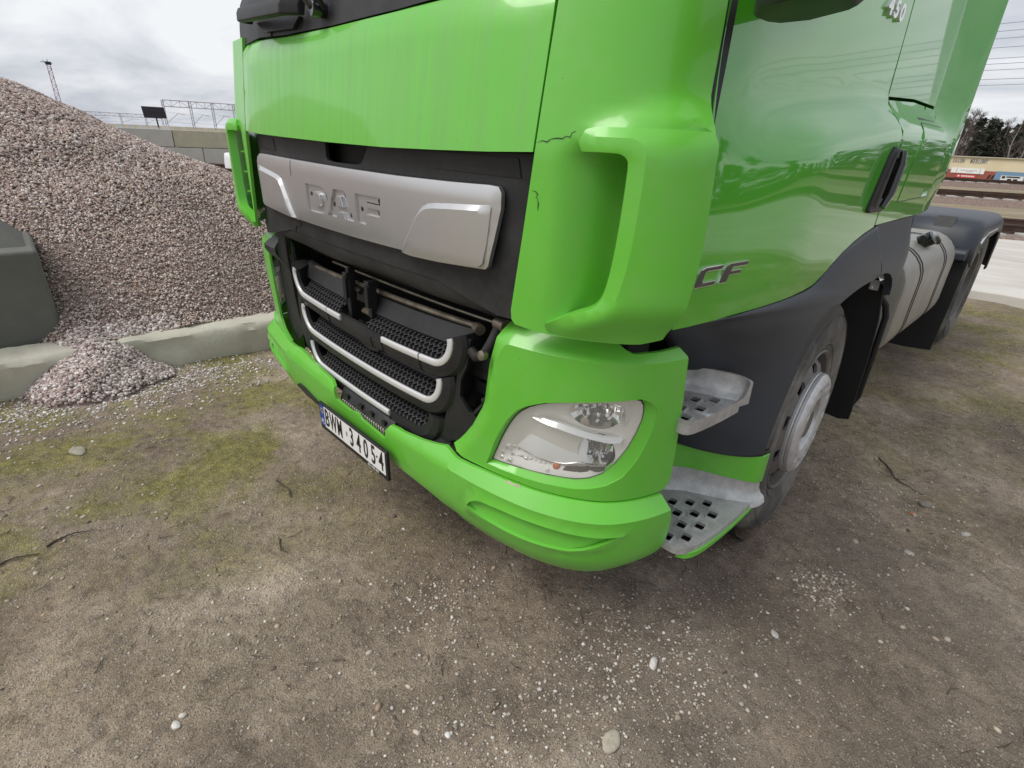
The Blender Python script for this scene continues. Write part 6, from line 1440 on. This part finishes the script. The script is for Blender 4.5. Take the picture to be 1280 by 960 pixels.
# ---- trees behind the building
MT['bark'] = mat('grey_brown_bark', (.15, .125, .105), .9, var=.3, vscale=3); MT['birch'] = mat('pale_birch_bark', (.42, .39, .36), .8, base2=(.25, .22, .2), vscale=4)
MT['twigs'] = mat('bare_twig_haze', (.125, .10, .09), .9, var=.3, vscale=1.5); MT['needles'] = mat('dark_pine_needles', (.040, .045, .032), .9, var=.4, vscale=2)
def make_tree(kind, seed):
    rs = random.Random(seed); tr = empty('bare_tree' if kind != 'pine' else 'pine_tree'); H_ = 10.5
    tk_ = MB(); lb = MB(); tw = MB()
    bend = [(rs.uniform(-.25, .25), rs.uniform(-.25, .25)) for _ in range(3)]
    P = [(0, 0, 0), (bend[0][0], bend[0][1], H_*.3), (bend[1][0]*2, bend[1][1]*2, H_*.65), (bend[2][0]*2.5, bend[2][1]*2.5, H_*.97)]
    P = catmull(P, 4); tk_.tube(P, [.17*(1-.9*i/(len(P)-1)) for i in range(len(P))], 7)
    def pt(u): i = min(int(u*(len(P)-1)), len(P)-2); f = u*(len(P)-1)-i; return Vector(P[i])*(1-f)+Vector(P[i+1])*f
    def ribbon(a, b, w_):
        t = (b-a).normalized(); n_ = t.cross(Vector((rs.uniform(-1, 1), rs.uniform(-1, 1), rs.uniform(-1, 1)))).normalized()*w_; n2 = t.cross(n_).normalized()*w_
        tw.add([a-n_, a+n_, b], [(0, 1, 2)]); tw.add([a-n2, a+n2, b], [(0, 1, 2)])
    nb = 26 if kind == 'bare' else 34
    for i in range(nb):
        u = .22+.76*i/nb; o = pt(u); a = rs.uniform(0, 6.28); L = (2.6 if kind == 'bare' else 2.1)*(1.15-u)*rs.uniform(.7, 1.2); el = rs.uniform(.5, 1.0) if kind == 'bare' else rs.uniform(-.15, .35)
        d = Vector((math.cos(a)*math.cos(el), math.sin(a)*math.cos(el), math.sin(el))); m_ = o+d*L*.5; e = o+d*L+Vector((0, 0, .25*L if kind == 'bare' else -.1*L)); lb.tube([o, m_, e], [.045*(1.2-u), .028*(1.2-u), .008], 5)
        for k in range(26 if kind == 'bare' else 34):
            q = rs.uniform(.25, 1.0); s = o+(e-o)*q
            if kind == 'bare':
                v = d+Vector((rs.gauss(0, .5), rs.gauss(0, .5), rs.gauss(.35, .4))); v.normalize(); l_ = rs.uniform(.35, 1.1); ribbon(s, s+v*l_, .012)
                for _ in range(2): w_ = v+Vector((rs.gauss(0, .6), rs.gauss(0, .6), rs.gauss(.2, .4))); ribbon(s+v*l_*.5, s+v*l_*.5+w_.normalized()*l_*.6, .009)
            else:
                c = s+Vector((rs.gauss(0, .22), rs.gauss(0, .22), rs.gauss(0, .16))); r1 = Vector((rs.gauss(0, 1), rs.gauss(0, 1), rs.gauss(0, .6))).normalized()*rs.uniform(.14, .34); r2 = r1.cross(Vector((rs.gauss(0, 1), rs.gauss(0, 1), rs.gauss(0, 1)))).normalized()*rs.uniform(.06, .14)
                tw.add([c-r1-r2, c+r1-r2*.4, c+r1*.8+r2, c-r1*.7+r2*.7], [(0, 1, 2, 3)])
    tk_.done('trunk', MT['birch'] if kind == 'bare' and seed % 2 else MT['bark'], tr, loc=(0, 0, 0)); lb.done('limbs', MT['birch'] if kind == 'bare' and seed % 2 else MT['bark'], tr, loc=(0, 0, 0)); tw.done('crown', MT['twigs'] if kind == 'bare' else MT['needles'], tr, smooth=False, recalc=False, loc=(0, 0, 0))
    return tr
protos = [make_tree('bare', 1), make_tree('bare', 2), make_tree('bare', 3), make_tree('pine', 4), make_tree('pine', 5)]
def copy_tree(o, parent=None):
    c = o.copy(); COL.objects.link(c); c.parent = parent
    for ch in o.children: copy_tree(ch, c)
    return c
rs = random.Random(21); used = set()
LBL = {'bare': 'bare leafless tree in the wood behind the long building', 'pine': 'dark evergreen tree in the wood behind the long building', 'birch': 'bare tree with a pale trunk in the wood behind the long building'}
for i in range(64):
    az = -14.5+i*.205+rs.uniform(-.1, .1) if i < 58 else -9.2+(i-58)*.9; D = rs.uniform(112, 150)
    pine = rs.random() < (.25 if az < -8 else .72); k = rs.choice((3, 4)) if pine else rs.choice((0, 1, 2))
    o = protos[k] if k not in used else copy_tree(protos[k]); used.add(k)
    p = polar(az, D, -2.9); el = .046+.008*math.sin(az*1.3)+(.006 if az > -7.8 else 0); s = (1.47+D*el+2.9)/10.3*rs.uniform(.82, 1.05)
    o.location = p; o.scale = (s*1.05, s*1.05, s); o.rotation_euler = (0, 0, rs.uniform(0, 6.28))
    kd = 'pine' if pine else ('birch' if k in (0, 2) else 'bare'); tag(o, LBL[kd], 'tree', {'pine': 'evergreen trees behind the building', 'bare': 'bare trees behind the building', 'birch': 'pale trunked trees behind the building'}[kd])

# the wood goes on to the right, nearer to the tracks (seen mirrored in the door)
for i in range(30):
    k = rs.choice((3, 4, 4, 3, 1)); o = copy_tree(protos[k]); az = 4+i*1.35+rs.uniform(-.5, .5)
    o.location = polar(az, rs.uniform(62, 88), -2.6); s = rs.uniform(.75, 1.15); o.scale = (s*1.25, s*1.25, s); o.rotation_euler = (0, 0, rs.uniform(0, 6.28))
    kd = 'pine' if k > 2 else 'bare'; tag(o, LBL[kd].replace('behind the long building', 'beyond the railway, right of the picture'), 'tree', 'trees beyond the railway to the right')

# ---- overhead lines
wm = mat('power_cable', (.20, .21, .26), .5)
for i, el in enumerate((.1593, .151, .1429, .133, .121, .1149, .108, .0975, .0909)):
    c = polar(-7.8, 42, 1.4725+42*el); t = Vector((1, -.10, 0)); P = []
    for k in range(25): u = -30+100*k/24; P.append(c+t*u+Vector((0, 0, .00025*(u-5)**2)))
    mb = MB(); mb.tube(P, .013, 5); tag(mb.done('power_line', wm), 'thin overhead power cable crossing the grey sky on the right', 'cable', 'power lines over the railway')
